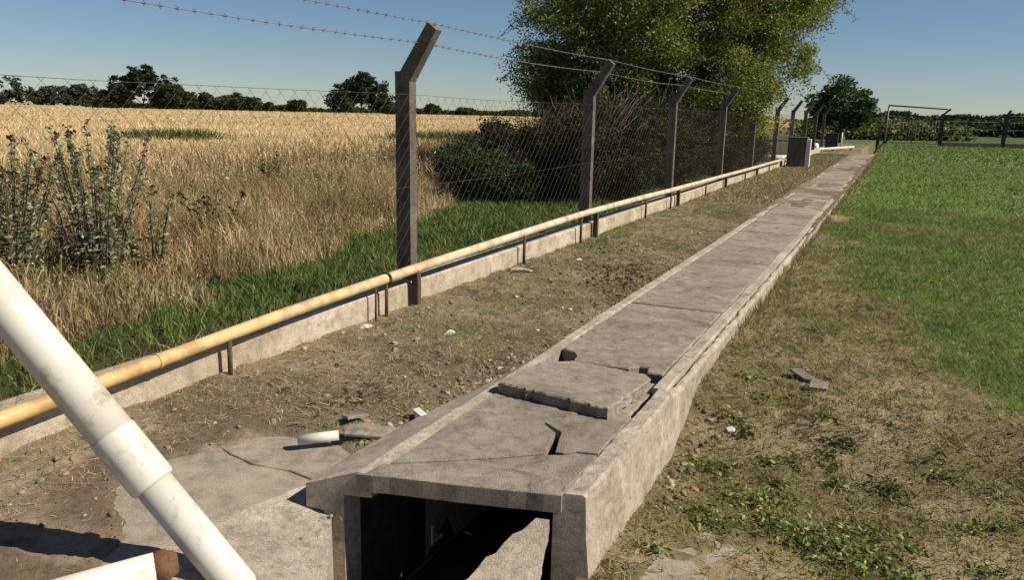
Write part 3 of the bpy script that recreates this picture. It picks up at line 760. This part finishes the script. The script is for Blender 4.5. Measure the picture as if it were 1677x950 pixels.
# ---------------------------------------------------------------- beyond the fence: green verge, dry grass, wheat
def edge_dry(y): return np.interp(y, [-3, 3.8, 5.1, 6.9, 9.6, 12.6, 16, 25], [-5.0, -5.2, -5.5, -5.85, -6.5, -7.1, -7.4, -7.8])
G_VERGE = [(.09, .155, .024), (.12, .19, .032), (.065, .115, .018), (.17, .22, .05)]
G_TALL = [(.5, .39, .22), (.42, .31, .15), (.33, .23, .11), (.58, .47, .29), (.28, .22, .09), (.46, .35, .18)]
G_WHEAT = [(.62, .48, .25), (.57, .42, .2), (.67, .54, .31), (.53, .39, .2)]
def verge():
    n = 130000; x, y = scatter(n, -8.0, -3.94, -2, 28)
    e = edge_dry(y)+(fbm(x*1.5, y*1.5, 90)-.5)*1.2
    k = (x > e) & (RNG.random(n) < (.35+.9*fbm(x*3, y*3, 91))*(.15+.85*sm(-4.15, -4.4, x))); x, y = x[k], y[k]; n = len(x)
    h = .1*RNG.uniform(.4, 1.5, n)*(.25+1.5*fbm(x*2, y*2, 93))*(.12+.88*sm(-4.1, -4.5, x))
    parts = [blades(x, y, ground_z(x, y)-.01, h, .007+.0004*y, RNG.uniform(.2, 1.2, n), pick(G_VERGE, n), 2)]
    m_ = 5000; x, y = scatter(m_, -4.4, -3.93, -2, 20); t = pick(G_DRY, m_)
    parts.append(blades(x, y, ground_z(x, y)-.01, .08*RNG.uniform(.4, 1.5, m_), np.full(m_, .007), RNG.uniform(.3, 2, m_), t, 2))
    tag(build_np('verge_grass', parts, M['grass']), 'lush dark green grass verge between the plinth and the dry grass', 'grass', None, 'stuff')
def dry_grass():
    parts = []
    for (x0, x1, y0, y1, n, w) in ((-11, -4.8, -3, 14, 120000, .007), (-24, -9, -6, 30, 110000, .014), (-24, -7.5, 14, 45, 50000, .02)):
        x, y = scatter(n, x0, x1, y0, y1)
        e = edge_dry(y)+(fbm(x*1.5, y*1.5, 90)-.5)*1.2
        cl = fbm(x*1.1, y*1.1, 95)
        k = (x < e+.1) & (RNG.random(n) < .25+1.1*cl); x, y, cl, e = x[k], y[k], cl[k], e[k]; n = len(x)
        ed = sm(0, 1.6, e-x)*(1-.75*np.exp(-((x+6.6)/1.0)**2-((y-4.6)/1.2)**2))
        h = (.2+.3*ed)*RNG.uniform(.35, 1.3, n)*(.3+1.3*fbm(x*2.2, y*2.2, 96))
        g = (sm(.5, .66, fbm(x*.8+9, y*.8, 97))*.75)[:, None]
        t = pick(G_TALL, n)*(1-g)+pick(G_OLIVE, n)*g
        rd = (sm(.47, .62, fbm(x*1.1+3, y*1.1, 98))*.5)[:, None]
        t = t*(1-rd)+pick([(.3, .175, .08), (.24, .13, .055), (.36, .23, .11)], n)*rd
        t *= (.35+1.3*fbm(x*2.6, y*2.6, 99))[:, None]
        bl = blades(x, y, ground_z(x, y)-.02, h, w*RNG.uniform(.6, 1.5, n), RNG.uniform(.05, .75, n), t, 2); parts.append(bl)
        tip = bl[0].reshape(-1, 5, 3)[:, 4][RNG.random(n) < .3]
        Vl, Fl, cl_ = leaves(tip, w*4.5, pick([(.55, .43, .25), (.42, .3, .16), (.62, .52, .34), (.33, .22, .11)], len(tip)), -.6, .3)
        parts.append((Vl, np.concatenate([Fl[:, [0, 1, 2]], Fl[:, [0, 2, 3]]]), cl_))
    tag(build_np('dry_grass', parts, M['straw']), 'tall dry tan grass between the verge and the wheat', 'grass', None, 'stuff')
def wheat():
    # canopy sheet, rough with ears, and standing stalks over it
    rs = geo(21, 330, 130); th = np.radians(np.linspace(-118, -2, 260)); Rr, T = np.meshgrid(rs, th)
    X, Y = Rr*np.sin(T), Rr*np.cos(T)
    Z = .52+(fbm(X*.12, Y*.12, 101)-.5)*.25+(vnoise(X*1.7, Y*1.7, 103)-.5)*.14*sm(120, 20, Rr)
    # outline of the field: starts behind the dry grass
    bd = -15.5-.06*(Y-20)-X+(fbm(X*.4, Y*.4, 107)-.5)*5
    Z = np.where(bd > -4, Z*sm(-2, 5, bd)-.25*(1-sm(-2, 5, bd)), -.6)
    V = np.stack([X.ravel(), Y.ravel(), Z.ravel()], 1); nx = len(rs)
    i = (np.arange(len(th)-1)[:, None]*nx+np.arange(nx-1)[None, :])
    F = np.stack([i, i+1, i+1+nx, i+nx], -1).reshape(-1, 4)
    n1 = fbm(V[:, 0]*.5, V[:, 1]*.5, 104)[:, None]; n2 = fbm(V[:, 0]*.07, V[:, 1]*.07, 105)[:, None]
    c = np.array([.55, .42, .21])*(.8+.4*n1)*(.85+.3*n2)
    F2 = np.concatenate([F[:, [0, 1, 2]], F[:, [0, 2, 3]]])
    n = 150000; r = 20*(220/20)**RNG.random(n); t = np.radians(RNG.uniform(-112, -6, n)); x, y = r*np.sin(t), r*np.cos(t)
    k = (x < -15.3-.06*(y-20)); x, y, r = x[k], y[k], r[k]; n = len(x)
    zz = .52+(fbm(x*.12, y*.12, 101)-.5)*.25
    tn = pick(G_WHEAT, n, .15)*(.85+.3*fbm(x*.07, y*.07, 105))[:, None]
    parts = [blades(x, y, zz-.28, .42*RNG.uniform(.7, 1.15, n), .0011*r*RNG.uniform(.6, 1.4, n), RNG.uniform(.05, .5, n), tn, 2), (V, F2, c)]
    tag(build_np('wheat', parts, M['straw']), 'pale golden ripe wheat field stretching to the far trees', 'wheat field', None, 'stuff')
    # a line of green weeds at the field's edge
    t = RNG.random(26000); x = -27+15*t+RNG.normal(0, .55, 26000); y = 13.5+24*t+RNG.normal(0, .55, 26000)
    k = RNG.random(26000) < sm(.5, .66, fbm(x*.35, y*.35, 110))*.8; x, y = x[k], y[k]; n = len(x)
    tag(build_np('weed_strip', [blades(x, y, np.full(n, .1), RNG.uniform(.35, .85, n), np.full(n, .035), RNG.uniform(.1, .8, n), pick([(.09, .12, .03), (.13, .14, .04), (.06, .085, .02)], n), 2)], M['grass']),
        'uneven strip of green weeds at the edge of the wheat', 'weeds', None, 'stuff')
verge(); dry_grass(); wheat()

# ---------------------------------------------------------------- weeds
def weed(name, label, base, h, stems, spread, leaf, cols, lpm=60, tips=None, group=None):
    e = tag(empty(name, base), label, 'plant', group); mb = MB(); pts = []; tp = []
    for s in range(stems):
        a = random.uniform(0, 6.28); rr = spread*math.sqrt(random.random()); hh = h*random.uniform(.55, 1.0)
        b = Vector(base)+Vector((math.cos(a)*rr*.35, math.sin(a)*rr*.35, -.05))
        tpt = Vector(base)+Vector((math.cos(a)*rr, math.sin(a)*rr, hh)); mid = b.lerp(tpt, .5)+Vector((math.cos(a), math.sin(a), 0))*rr*-.12
        cv = [b, b.lerp(mid, .6), mid, mid.lerp(tpt, .55), tpt]
        mb.tube(cv, [.012, .01, .008, .006, .003], 5)
        for q in range(int(hh*lpm)):
            t = random.uniform(.05, 1)**1.5; i = min(3, int(t*4)); c = cv[i].lerp(cv[i+1], t*4-i)
            o = Vector((random.gauss(0, 1), random.gauss(0, 1), random.gauss(.2, .5))).normalized()*leaf*(1.5-t*1.1)*.8
            pts.append(tuple(c+o))
        for q in range(4): tp.append(tuple(tpt+Vector((random.gauss(0, .025), random.gauss(0, .025), random.uniform(-.06, .05)))))
    st = mb.build('stem', M['stem'], e)
    P = np.array(pts); build_np('foliage', [leaves(P, leaf, pick(cols, len(P), .25), .2, .38)], M['leaf'], e)
    if tips:
        P = np.array(tp); sh_ = build_np('seed_heads', [leaves(P, .05, pick([tips], len(P), .3), 0, .7)], M['straw'], e); sh_['kind'] = 'stuff'
C_GREY = [(.24, .26, .12), (.18, .21, .085), (.32, .33, .19), (.14, .17, .07), (.44, .42, .28)]
C_GREEN = [(.05, .09, .02), (.07, .12, .028), (.035, .065, .016)]
weed('thistle_bush', 'tallest grey-green bushy weed with brown seed heads among the dry grass', (-6.95, 5.15, 0), 1.5, 30, .66, .06, C_GREY, 110, (.1, .065, .035), 'tall weeds in the dry grass')
weed('thistle_bush', 'bushy grey-green weed at the left edge beside the tallest one', (-7.3, 4.5, 0), 1.35, 28, .62, .06, C_GREY, 110, (.1, .065, .035), 'tall weeds in the dry grass')
weed('thistle_bush', 'grey-green weed cut by the left edge of the photo', (-7.5, 3.9, 0), 1.2, 18, .5, .06, C_GREY, 110, (.1, .065, .035), 'tall weeds in the dry grass')
weed('thistle_bush', 'slender leaning weed on the right of the tallest bushy one', (-6.8, 5.65, 0), .85, 8, .5, .06, C_GREY, 110, (.12, .075, .04), 'tall weeds in the dry grass')
weed('weed_plant', 'small bright green weed standing alone in the dry grass', (-7.3, 6.95, 0), .72, 10, .38, .085, C_GREEN, 75, (.1, .07, .03))
weed('weed_plant', 'distant green weed clump amid the tan grass', (-10.9, 12.0, 0), .85, 9, .4, .1, C_GREEN, 60)
weed('weed_plant', 'faint olive weed low in the dry grass near the near post', (-8.9, 11.2, 0), .7, 7, .4, .09, G_OLIVE, 50)
# leafy ground weeds right of the duct
def rosette(n, cx, cy, sx, sy, cols, size):
    x = cx+RNG.normal(0, sx, n); y = cy+RNG.normal(0, sy, n); z = ground_z(x, y)+RNG.uniform(.0, .035, n)
    return leaves(np.stack([x, y, z], 1), size, pick(cols, n, .3), .55, .42)
pr = []
spots_ = [(-.28, 3.72, 200, .1), (-.02, 3.6, 300, .12), (.2, 3.5, 240, .11), (-.45, 3.95, 150, .1), (.05, 3.85, 120, .1), (-.72, 4.2, 120, .07), (.42, 3.4, 120, .1), (-.6, 3.6, 90, .08), (-.75, 2.7, 60, .06)]
for q in range(34):
    spots_.append((RNG.uniform(-.85, 1.6), RNG.uniform(3.2, 5.2), int(RNG.uniform(12, 45)), RNG.uniform(.025, .06)))
for (cx, cy, n, s) in spots_:
    pr.append(rosette(int(n*1.8), cx, cy, s, s*.6, [(.16, .21, .045), (.21, .26, .065), (.11, .155, .035), (.34, .36, .17)], .034))
o = build_np('ground_weeds', pr, M['leaf']); tag(o, 'low leafy green weeds round the half buried paving', 'weeds', None, 'stuff')
pr = []
for (cx, cy, n, s) in ((-2.35, 7.6, 260, .2), (-2.6, 8.2, 220, .22), (-2.15, 6.9, 120, .15), (-3.2, 9.4, 120, .2), (-2.7, 3.6, 50, .1)):
    pr.append(rosette(n, cx, cy, s, s*1.3, [(.1, .09, .035), (.14, .12, .05), (.07, .075, .025), (.2, .16, .08)], .05))
o = build_np('ground_weeds', pr, M['straw']); tag(o, 'withered low weed patch in the dirt strip left of the duct', 'weeds', None, 'stuff')

# ---------------------------------------------------------------- trees and shrubs
def limb(mb, a, b, r0, r1, n=6, wob=.12, seg=7):
    a = Vector(a); b = Vector(b); L = (b-a).length; pts = []; rr = []
    for i in range(n+1):
        t = i/n; w = wob*L*math.sin(t*math.pi)
        pts.append(a.lerp(b, t)+Vector((random.uniform(-w, w), random.uniform(-w, w), random.uniform(-w, w)*.5+.06*L*math.sin(t*math.pi))))
        rr.append(r0+(r1-r0)*t)
    mb.tube(pts, rr, seg); return pts
def tree(name, label, base, lobes, n_clumps, per, leaf, cols, clump_r, r0=.2, fork=.3, droop=.0, aspect=.5, group=None, stems=1, twigs=True, cat_='tree', shell=.55, wisps=0):
    """lobes: (dx,dy,dz,rx,ry,rz) from the base"""
    B = Vector(base); e = tag(empty(name, base), label, cat_, group); tr = MB()
    vol = np.array([l[3]*l[4]*l[5] for l in lobes]); vol = vol**.75; vol /= vol.sum()
    hs = max(l[2] for l in lobes)*fork
    starts = []
    for s in range(stems):
        off = Vector((random.uniform(-1, 1), random.uniform(-1, 1), 0))*r0*(1.8 if stems > 1 else .4)
        top = B+Vector((off.x*2, off.y*2, hs*random.uniform(.85, 1.1)))
        limb(tr, B+off*.6-Vector((0, 0, .15)), top, r0*(1.15 if stems == 1 else .8), r0*.7, 5, .05, 9); starts.append(top)
    ends = []
    for l in lobes:
        c = B+Vector(l[:3])-Vector((0, 0, l[5]*.35)); st = min(starts, key=lambda q: (q-c).length)
        p = limb(tr, st, c, r0*.55, r0*.25, 6, .08, 6); ends.append(c)
    cl = []; lf = []
    li = RNG.choice(len(lobes), n_clumps, p=vol)
    for i in range(n_clumps):
        l = lobes[li[i]]; d = RNG.normal(0, 1, 3); d /= np.linalg.norm(d); q = shell+(1-shell)*RNG.random()**.6
        q *= RNG.uniform(.8, 1.12)
        c = np.array(B)+np.array(l[:3])+d*q*np.array(l[3:6]); cl.append(c)
        if twigs and i % 3 == 0: limb(tr, ends[li[i]], Vector(c), r0*.13, r0*.03, 3, .08, 4)
        cr = clump_r*RNG.uniform(.55, 1.4)
        npt = int(per*RNG.uniform(.6, 1.4)); dv = RNG.normal(0, 1, (npt, 3)); dv /= np.linalg.norm(dv, axis=1, keepdims=True)
        pts = c+dv*(RNG.random((npt, 1))**.5)*np.array([cr, cr, cr*.6])*1.5
        if droop: pts[:, 2] -= np.abs(RNG.normal(0, droop, len(pts)))
        br = RNG.uniform(.6, 1.4)
        lf.append(leaves(pts, leaf, np.clip(pick(cols, len(pts), .2)*br, 0, .9), .1, aspect, droop*.8))
    if wisps:
        for q in range(wisps):
            c = Vector(cl[RNG.integers(0, len(cl))]); out = (c-(B+Vector(lobes[0][:3]))).normalized()
            dr = (out+Vector((random.gauss(0, .5), random.gauss(0, .5), random.gauss(-.05, .45)))).normalized(); L = random.uniform(.5, 1.25); p1 = c+dr*L+Vector((0, 0, -.12*L))
            tr.tube([c, c.lerp(p1, .5)+Vector((0, 0, .07*L)), p1], [.012, .008, .004], 3)
            t = RNG.random(70)[:, None]; pts = np.array(c)*(1-t)+np.array(p1)*t+RNG.normal(0, .05, (70, 3))
            lf.append(leaves(pts, leaf, np.clip(pick(cols, 70, .2), 0, .9), .1, aspect, .1))
    if cat_ == 'shrub':
        for q in range(70):
            a_ = random.uniform(0, 6.28); l = lobes[0]; hh = random.uniform(.5, 1.15)*(l[2]+l[5]); rr_ = random.uniform(.2, 1.1)*l[3]
            b0 = B+Vector((random.uniform(-.5, .5)*l[3], random.uniform(-.5, .5)*l[4], 0)); b1 = B+Vector((math.cos(a_)*rr_, math.sin(a_)*rr_, hh))
            limb(tr, b0, b1, .013, .005, 4, .07, 3)
    tr.build('trunk', M['stem'] if cat_ == 'shrub' else M['bark'], e)
    build_np('crown', lf, M['leaf'], e)
    return e
C_TREE = [(.2, .235, .045), (.155, .19, .036), (.25, .28, .062), (.12, .15, .03), (.3, .31, .085)]
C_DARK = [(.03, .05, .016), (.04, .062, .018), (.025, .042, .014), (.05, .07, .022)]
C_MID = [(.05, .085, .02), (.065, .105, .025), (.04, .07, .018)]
C_BROWN = [(.045, .035, .019), (.05, .045, .022), (.035, .042, .016), (.045, .055, .02), (.03, .04, .014)]
tree('acacia_tree', 'large feathery olive-green tree with drooping twigs leaning over the fence', (-5.6, 24.0, 0),
     [(-.6, -2.5, 4.6, 2.6, 2.6, 1.7), (.9, -.8, 5.0, 2.2, 2.4, 1.9), (2.2, .6, 4.5, 1.3, 1.6, 1.3), (-2.2, -3.6, 3.9, 1.7, 1.8, 1.3), (-2.9, -4.3, 2.9, .9, .9, .6), (.2, -2.2, 2.8, 2.2, 1.9, 1.1), (-1.5, -3.4, 2.6, 1.7, 1.7, 1.0), (1.5, -.2, 3.1, 1.6, 1.8, 1.1), (-2.6, -4.0, 2.5, 1.0, 1.0, .7), (-.2, -1.6, 1.9, 1.6, 1.6, .7), (1.0, .6, 2.1, 1.1, 1.4, .7), (2.7, .9, 5.6, 1.1, 1.2, 1.2), (0, 0, 6.6, 2.6, 2.4, 1.4)],
     560, 480, .095, C_TREE, .36, .24, .34, .22, .36, None, 3, True, 'tree', .62, 420)
sh_spots = [(-5.35, 14.6, 1.75, 1.0), (-5.7, 16.4, 2.1, 1.2), (-5.2, 18.3, 2.15, 1.1), (-5.5, 20.4, 2.2, 1.2), (-5.1, 22.6, 2.05, 1.1), (-5.2, 25.0, 1.85, 1.1), (-5.0, 27.6, 1.5, 1.0), (-6.9, 15.6, 1.6, 1.3), (-7.6, 18.5, 1.9, 1.4), (-8.9, 16.9, 1.15, 1.2), (-6.9, 13.7, .95, .9), (-8.1, 14.9, .9, .9)]
sh_lab = ['brown twiggy shrub nearest of those along the fence, by the second post', 'brown twiggy shrub second along the fence under the big tree', 'dry brown shrub behind the third fence post', 'dry brown shrub midway along the fence under the crown', 'dark shrub at the foot of the big tree trunk', 'dark shrub just past the big tree trunk', 'last dark shrub along the fence before the squat pillar', 'shaded shrub behind the nearest fence shrub', 'shaded tall shrub at the back of the thicket', 'low olive shrub at the left end of the thicket', 'low dark green shrub in front of the thicket by the verge', 'low shaded green shrub at the left foot of the thicket']
for (x, y, h, r), lb in zip(sh_spots, sh_lab):
    low = h < 1.3
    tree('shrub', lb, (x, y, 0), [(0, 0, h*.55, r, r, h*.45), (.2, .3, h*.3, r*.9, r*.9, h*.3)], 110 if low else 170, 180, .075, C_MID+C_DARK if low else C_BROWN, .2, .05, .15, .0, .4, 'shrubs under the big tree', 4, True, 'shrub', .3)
tree('round_tree', 'small round green tree at the end of the fence by the gateway', (-4.3, 66, 0), [(0, 0, 2.9, 2.15, 2.1, 1.7), (-1.2, .3, 2.4, 1.2, 1.2, 1.1), (1.0, -.2, 2.2, 1.2, 1.2, 1.0)], 150, 60, .3, C_MID, .4, .16, .25)
def at_px(px, dist):
    d = FW+RT*(px-838.5)/1300-UP*((170+.0225*px)-475)/1300; d = d/math.hypot(d[0], d[1]); return d[0]*dist, d[1]*dist
far = [(235, 210, 10.5, 7.5, 'broad dark tree tallest on the left skyline', C_DARK, 3), (285, 214, 5.8, 4.8, 'dark low tree leaning on the right of the tallest skyline tree', C_DARK, 2), (338, 216, 4.6, 3.0, 'narrow dark skyline tree left of the flat-topped one', C_DARK, 1),
       (385, 214, 4.6, 6.0, 'wide flat-topped dark green tree on the left skyline', C_MID, 2), (487, 216, 3.4, 3.6, 'little round dark tree alone on the skyline', C_DARK, 1), (592, 190, 9.8, 6.6, 'big round dark tree on the skyline left of the near post', C_DARK, 3),
       (640, 196, 3.0, 3.0, 'small dark bush touching the big round skyline tree', C_DARK, 1), (440, 222, 2.4, 1.3, 'thin small skyline tree left of the little round one', C_DARK, 1), (708, 230, 3.2, 3.2, 'small dark tree on the skyline just right of the near post', C_DARK, 1),
       (765, 236, 2.4, 5.5, 'low dark tree further right on the skyline beyond the near post', C_DARK, 1), (845, 240, 2.0, 6.0, 'low dark tree on the skyline left of the thicket', C_DARK, 1)]
for px, dist, h, w, lb, cc, nl in far:
    x, y = at_px(px, dist); r = w
    lob = [(0, 0, h*.62, r*.5 if nl > 1 else r*.6, r*.6, h*.38)]
    if nl >= 2: lob += [(-r*.45*.9, -r*.4, h*.48, r*.5, r*.5, h*.33), (r*.4, r*.45, h*.5, r*.5, r*.5, h*.33)]
    if nl >= 3: lob += [(r*.1, .2, h*.78, r*.45, r*.45, h*.22), (-r*.5, -r*.6, h*.3, r*.5, r*.5, h*.25), (r*.5, r*.6, h*.3, r*.5, r*.5, h*.25)]
    tree('skyline_tree', lb, (x, y, 0), lob, 90*nl+50, 45, .6, cc, .6, .2, .2, 0, .6, 'trees on the far skyline', 1, False, 'tree', .25)
# greyer row much farther off on the left, low dark hedge mass along the field's end
row = [(-20, 8.0, 7), (25, 10.5, 8), (62, 6.5, 4.5), (85, 8.2, 6), (112, 8.0, 6), (140, 9.5, 5), (165, 7.5, 5), (190, 6.6, 5)]
lab = ['faint tree at the very left edge of the far row', 'tallest faint tree in the far row at the left edge', 'thin faint far tree beside the gap in the far row', 'faint far tree right of the gap in the far row', 'faint far tree fourth before the broad dark skyline tree', 'pointed faint far tree in the middle of the row', 'faint far tree second before the broad dark skyline tree', 'faint far tree last before the broad dark skyline tree']
for (px, h, w), lb in zip(row, lab):
    x, y = at_px(px, 340)
    tree('far_tree', lb, (x, y, 0), [(0, 0, h*.55, w*.7, w*.7, h*.42), (w*.3, w*.3, h*.35, w*.7, w*.7, h*.3)], 80, 22, 1.0, [(.06, .08, .05), (.075, .095, .065), (.05, .07, .045)], .8, .22, .2, 0, .7, 'faint far row of trees', 1, False, 'tree', .2)
def hedge(name, label, px0, px1, dist0, dist1, h, n, size, cols):
    t = RNG.random(n); px = px0+(px1-px0)*t
    P = np.array([at_px(a, dist0+(dist1-dist0)*b) for a, b in zip(px, t)]); P = P+RNG.normal(0, 1.2, P.shape)
    hh = h*(.45+.9*fbm(px*.03, px*0+3, 200)); z = RNG.random(n)**.8*hh
    tag(build_np(name, [leaves(np.column_stack([P, z]), size, pick(cols, n, .25), .1, .7)], M['leaf']), label, 'hedge', None, 'stuff')
hedge('far_hedge', 'low dark hedge along the far end of the wheat', 150, 900, 222, 246, 2.0, 14000, .8, C_DARK)
hedge('far_wood', 'green scrub beyond the lawn behind the far fence', 1395, 1760, 105, 120, 1.9, 16000, .6, C_MID+C_DARK)
hedge('far_wood', 'dark tree belt on the horizon above the scrub behind the far fence', 1420, 1800, 240, 250, 3.6, 10000, 1.3, C_DARK)
hedge('far_scrub', 'bushy green growth at the end of the path by the gateway', 1330, 1560, 76, 84, 1.6, 9000, .35, C_MID+G_OLIVE)

# ---------------------------------------------------------------- rubble and small things
def rock_mesh(r, sq=(1, 1, .6), seed=0):
    rnd = random.Random(seed); bm = bmesh.new(); bmesh.ops.create_icosphere(bm, subdivisions=2, radius=r)
    cuts = [Vector((rnd.gauss(0, 1), rnd.gauss(0, 1), rnd.gauss(0, 1))).normalized() for _ in range(7)]
    for v in bm.verts:
        for c in cuts:
            d = v.co.dot(c)-r*.5
            if d > 0: v.co -= c*d
        v.co += Vector((rnd.gauss(0, 1), rnd.gauss(0, 1), rnd.gauss(0, 1)))*r*.04
        v.co = Vector((v.co.x*sq[0], v.co.y*sq[1], v.co.z*sq[2]))
    me = bpy.data.meshes.new('stone'); bm.to_mesh(me); bm.free(); return me
def stone(label, x, y, r, mat, sq=(1, .8, .6), rot=0, name='stone', dz=0):
    o = link(name, rock_mesh(r, sq, int(x*1000+y*77)), M[mat]); o.location = (x, y, float(ground_z(x, y))+r*sq[2]*.45+dz); o.rotation_euler = (0, 0, rot)
    return tag(o, label, 'stone', 'loose stones on the dirt')
stone('white stone lying mid-strip between the near post and the duct', -2.95, 5.08, .055, 'white', (1, .6, .55), .6)
stone('pale stone at the plinth foot below the near pipe clamp', -3.58, 4.9, .05, 'white', (1.2, .8, .6))
stone('pale stone beside the near post foot', -3.45, 5.6, .035, 'stone')
stone('grey stone left of the white one in the strip', -3.15, 4.62, .05, 'stone', (1, .7, .6), 1)
stone('pale heap stone by the pipe support past the near post', -3.5, 7.55, .11, 'stone', (1.3, .8, .4), .8)
stone('white stone right of the pipe beyond the near post', -3.2, 8.5, .05, 'white')
stone('small white stone right of the duct wall', -.72, 4.55, .035, 'white')
stone('small pale stone in the lower right weeds', .12, 3.3, .03, 'white')
stone('white stone lying in the green lawn', .5, 7.1, .04, 'white')
# small plastic offcut and slate pieces left of the front slab
of = MB(); a, b = Vector((-2.60, 2.95, .0)), Vector((-2.44, 3.08, .012))
n_ = 14; d = (b-a).normalized(); s_ = d.cross(Vector((0, 0, 1))).normalized(); u_ = s_.cross(d)
vs = []
for q in (a, b):
    for rr in (.027, .023):
        for k in range(n_):
            an = 2*math.pi*k/n_; vs.append(q+(s_*math.cos(an)+u_*math.sin(an))*rr)
fs = []
for k in range(n_):
    k2 = (k+1) % n_
    fs += [(k, k2, 2*n_+k2, 2*n_+k), (n_+k2, n_+k, 3*n_+k, 3*n_+k2), (k2, k, n_+k, n_+k2), (2*n_+k, 2*n_+k2, 3*n_+k2, 3*n_+k)]
tag(of.add(vs, fs, True).build('pipe_offcut', M['pvc']), 'short white pipe offcut lying left of the front slab', 'pipe')
def shard(label, x, y, poly, tilt, rot, th=.014, mat='slab', z=.02):
    o = MB().prism(poly, 0, th, .002).build('slate_shard', M[mat]); o.location = (x, y, float(ground_z(x, y))+z); o.rotation_euler = (tilt, .1, rot)
    tag(o, label, 'shard', 'thin concrete shards by the duct')
shard('grey flat shard lying right of the white pipe offcut', -2.32, 3.2, [(-.14, -.05), (.12, -.06), (.15, .03), (-.02, .07), (-.13, .04)], .18, .6)
shard('narrow pale shard propped on the rubble by the front slab', -2.18, 3.48, [(-.08, -.018), (.08, -.02), (.085, .016), (-.07, .02)], .3, -.5, .02, 'white', .04)
shard('small grey shard behind the white pipe offcut', -2.5, 3.3, [(-.07, -.04), (.07, -.03), (.05, .04), (-.06, .03)], -.15, 1.2)
shard('flat pale broken board lying at the edge of the worn lawn', -.40, 5.28, [(-.1, -.03), (.06, -.045), (.11, .02), (-.07, .04)], .12, -.75, .014, 'slab', .02)
shard('small dark broken piece beside the flat board on the worn lawn', -.30, 5.1, [(-.06, -.05), (.05, -.04), (.07, .03), (-.03, .05)], .35, .3, .02, 'slab', .03)
def rubble(n, fn, sizes, label, mat):
    parts = []
    base = []
    for s in range(6):
        me = rock_mesh(1.0, (1, .8, .65), 300+s); bm = bmesh.new(); bm.from_mesh(me); bmesh.ops.triangulate(bm, faces=bm.faces)
        base.append((np.array([v.co[:] for v in bm.verts]), np.array([[v.index for v in f.verts] for f in bm.faces]))); bm.free(); bpy.data.meshes.remove(me)
    x, y = fn(n); r = sizes[0]*(sizes[1]/sizes[0])**(RNG.random(len(x))**2.2)
    tint = pick([(.28, .225, .16), (.2, .16, .11), (.4, .34, .26), (.26, .15, .1), (.15, .12, .085)], len(x), .2)
    z = ground_z(x, y)
    for i in range(len(x)):
        V, F = base[i % 6]; a = RNG.uniform(0, 6.28); c, s = math.cos(a), math.sin(a)
        W = np.stack([V[:, 0]*c-V[:, 1]*s, V[:, 0]*s+V[:, 1]*c, V[:, 2]], 1)*r[i]+np.array([x[i], y[i], z[i]+r[i]*.08])
        parts.append((W, F, np.repeat(tint[i:i+1], len(V), 0)))
    tag(build_np('rubble', parts, M['rock']), label, 'rubble', None, 'stuff')
M['rock'] = tinted('loose_rock', .95, .1, 0, .5, 40)
def f1(n):
    t = RNG.random(n); return -2.12-np.abs(RNG.normal(0, .13, n)), 2.95+1.75*t
rubble(420, f1, (.006, .035), 'scattered concrete and brick crumbs along the left of the front slabs', 'rock')
def f2(n): return scatter(n, -3.7, -2.05, 1.8, 12)
rubble(1500, f2, (.006, .036), 'small stones strewn over the dirt strip', 'rock')
def f3(n): return -.93+np.abs(RNG.normal(0, .07, n)), RNG.uniform(3.6, 4.7, n)
rubble(130, f3, (.008, .04), 'grey crumbs fallen at the foot of the duct wall', 'rock')
def f4(n): return scatter(n, -.9, 2.2, 2.4, 7)
rubble(160, f4, (.004, .02), 'small stones on the worn ground right of the duct', 'rock')
def f5(n): return scatter(n, -3.2, -2.25, 1.7, 3.1)
rubble(120, f5, (.003, .012), 'grit on the concrete apron', 'rock')

def drift():
    xs = np.arange(-2.02, -.955, .035); ys = np.concatenate([np.arange(9, 24, .07), np.arange(24, 42, .2)]); X, Y = np.meshgrid(xs, ys)
    ed = np.minimum(X+2.0, -.98-X)
    Z = TOP-.062+.06*fbm(X*4, Y*2, 400)+.05*fbm(X*1.2, Y*.6, 404)*sm(9, 20, Y)+.03*sm(.22, 0, ed)*sm(9, 13, Y)-.03*sm(13, 9, Y)
    V = np.stack([X.ravel(), Y.ravel(), Z.ravel()], 1); nx = len(xs)
    i = np.arange(nx-1)[None, :]+np.arange(len(ys)-1)[:, None]*nx; F = np.stack([i, i+1, i+1+nx, i+nx], -1).reshape(-1, 4)
    c = np.array([.2, .15, .1])*(.7+.6*fbm(V[:, 0]*5, V[:, 1]*5, 410))[:, None]
    o = link('soil_drift', np_mesh('soil_drift', V, F, c, True), bpy.data.materials['ground_soil'])
    tag(o, 'soil drifted over the far cover slabs of the duct', 'soil', None, 'stuff')
drift()
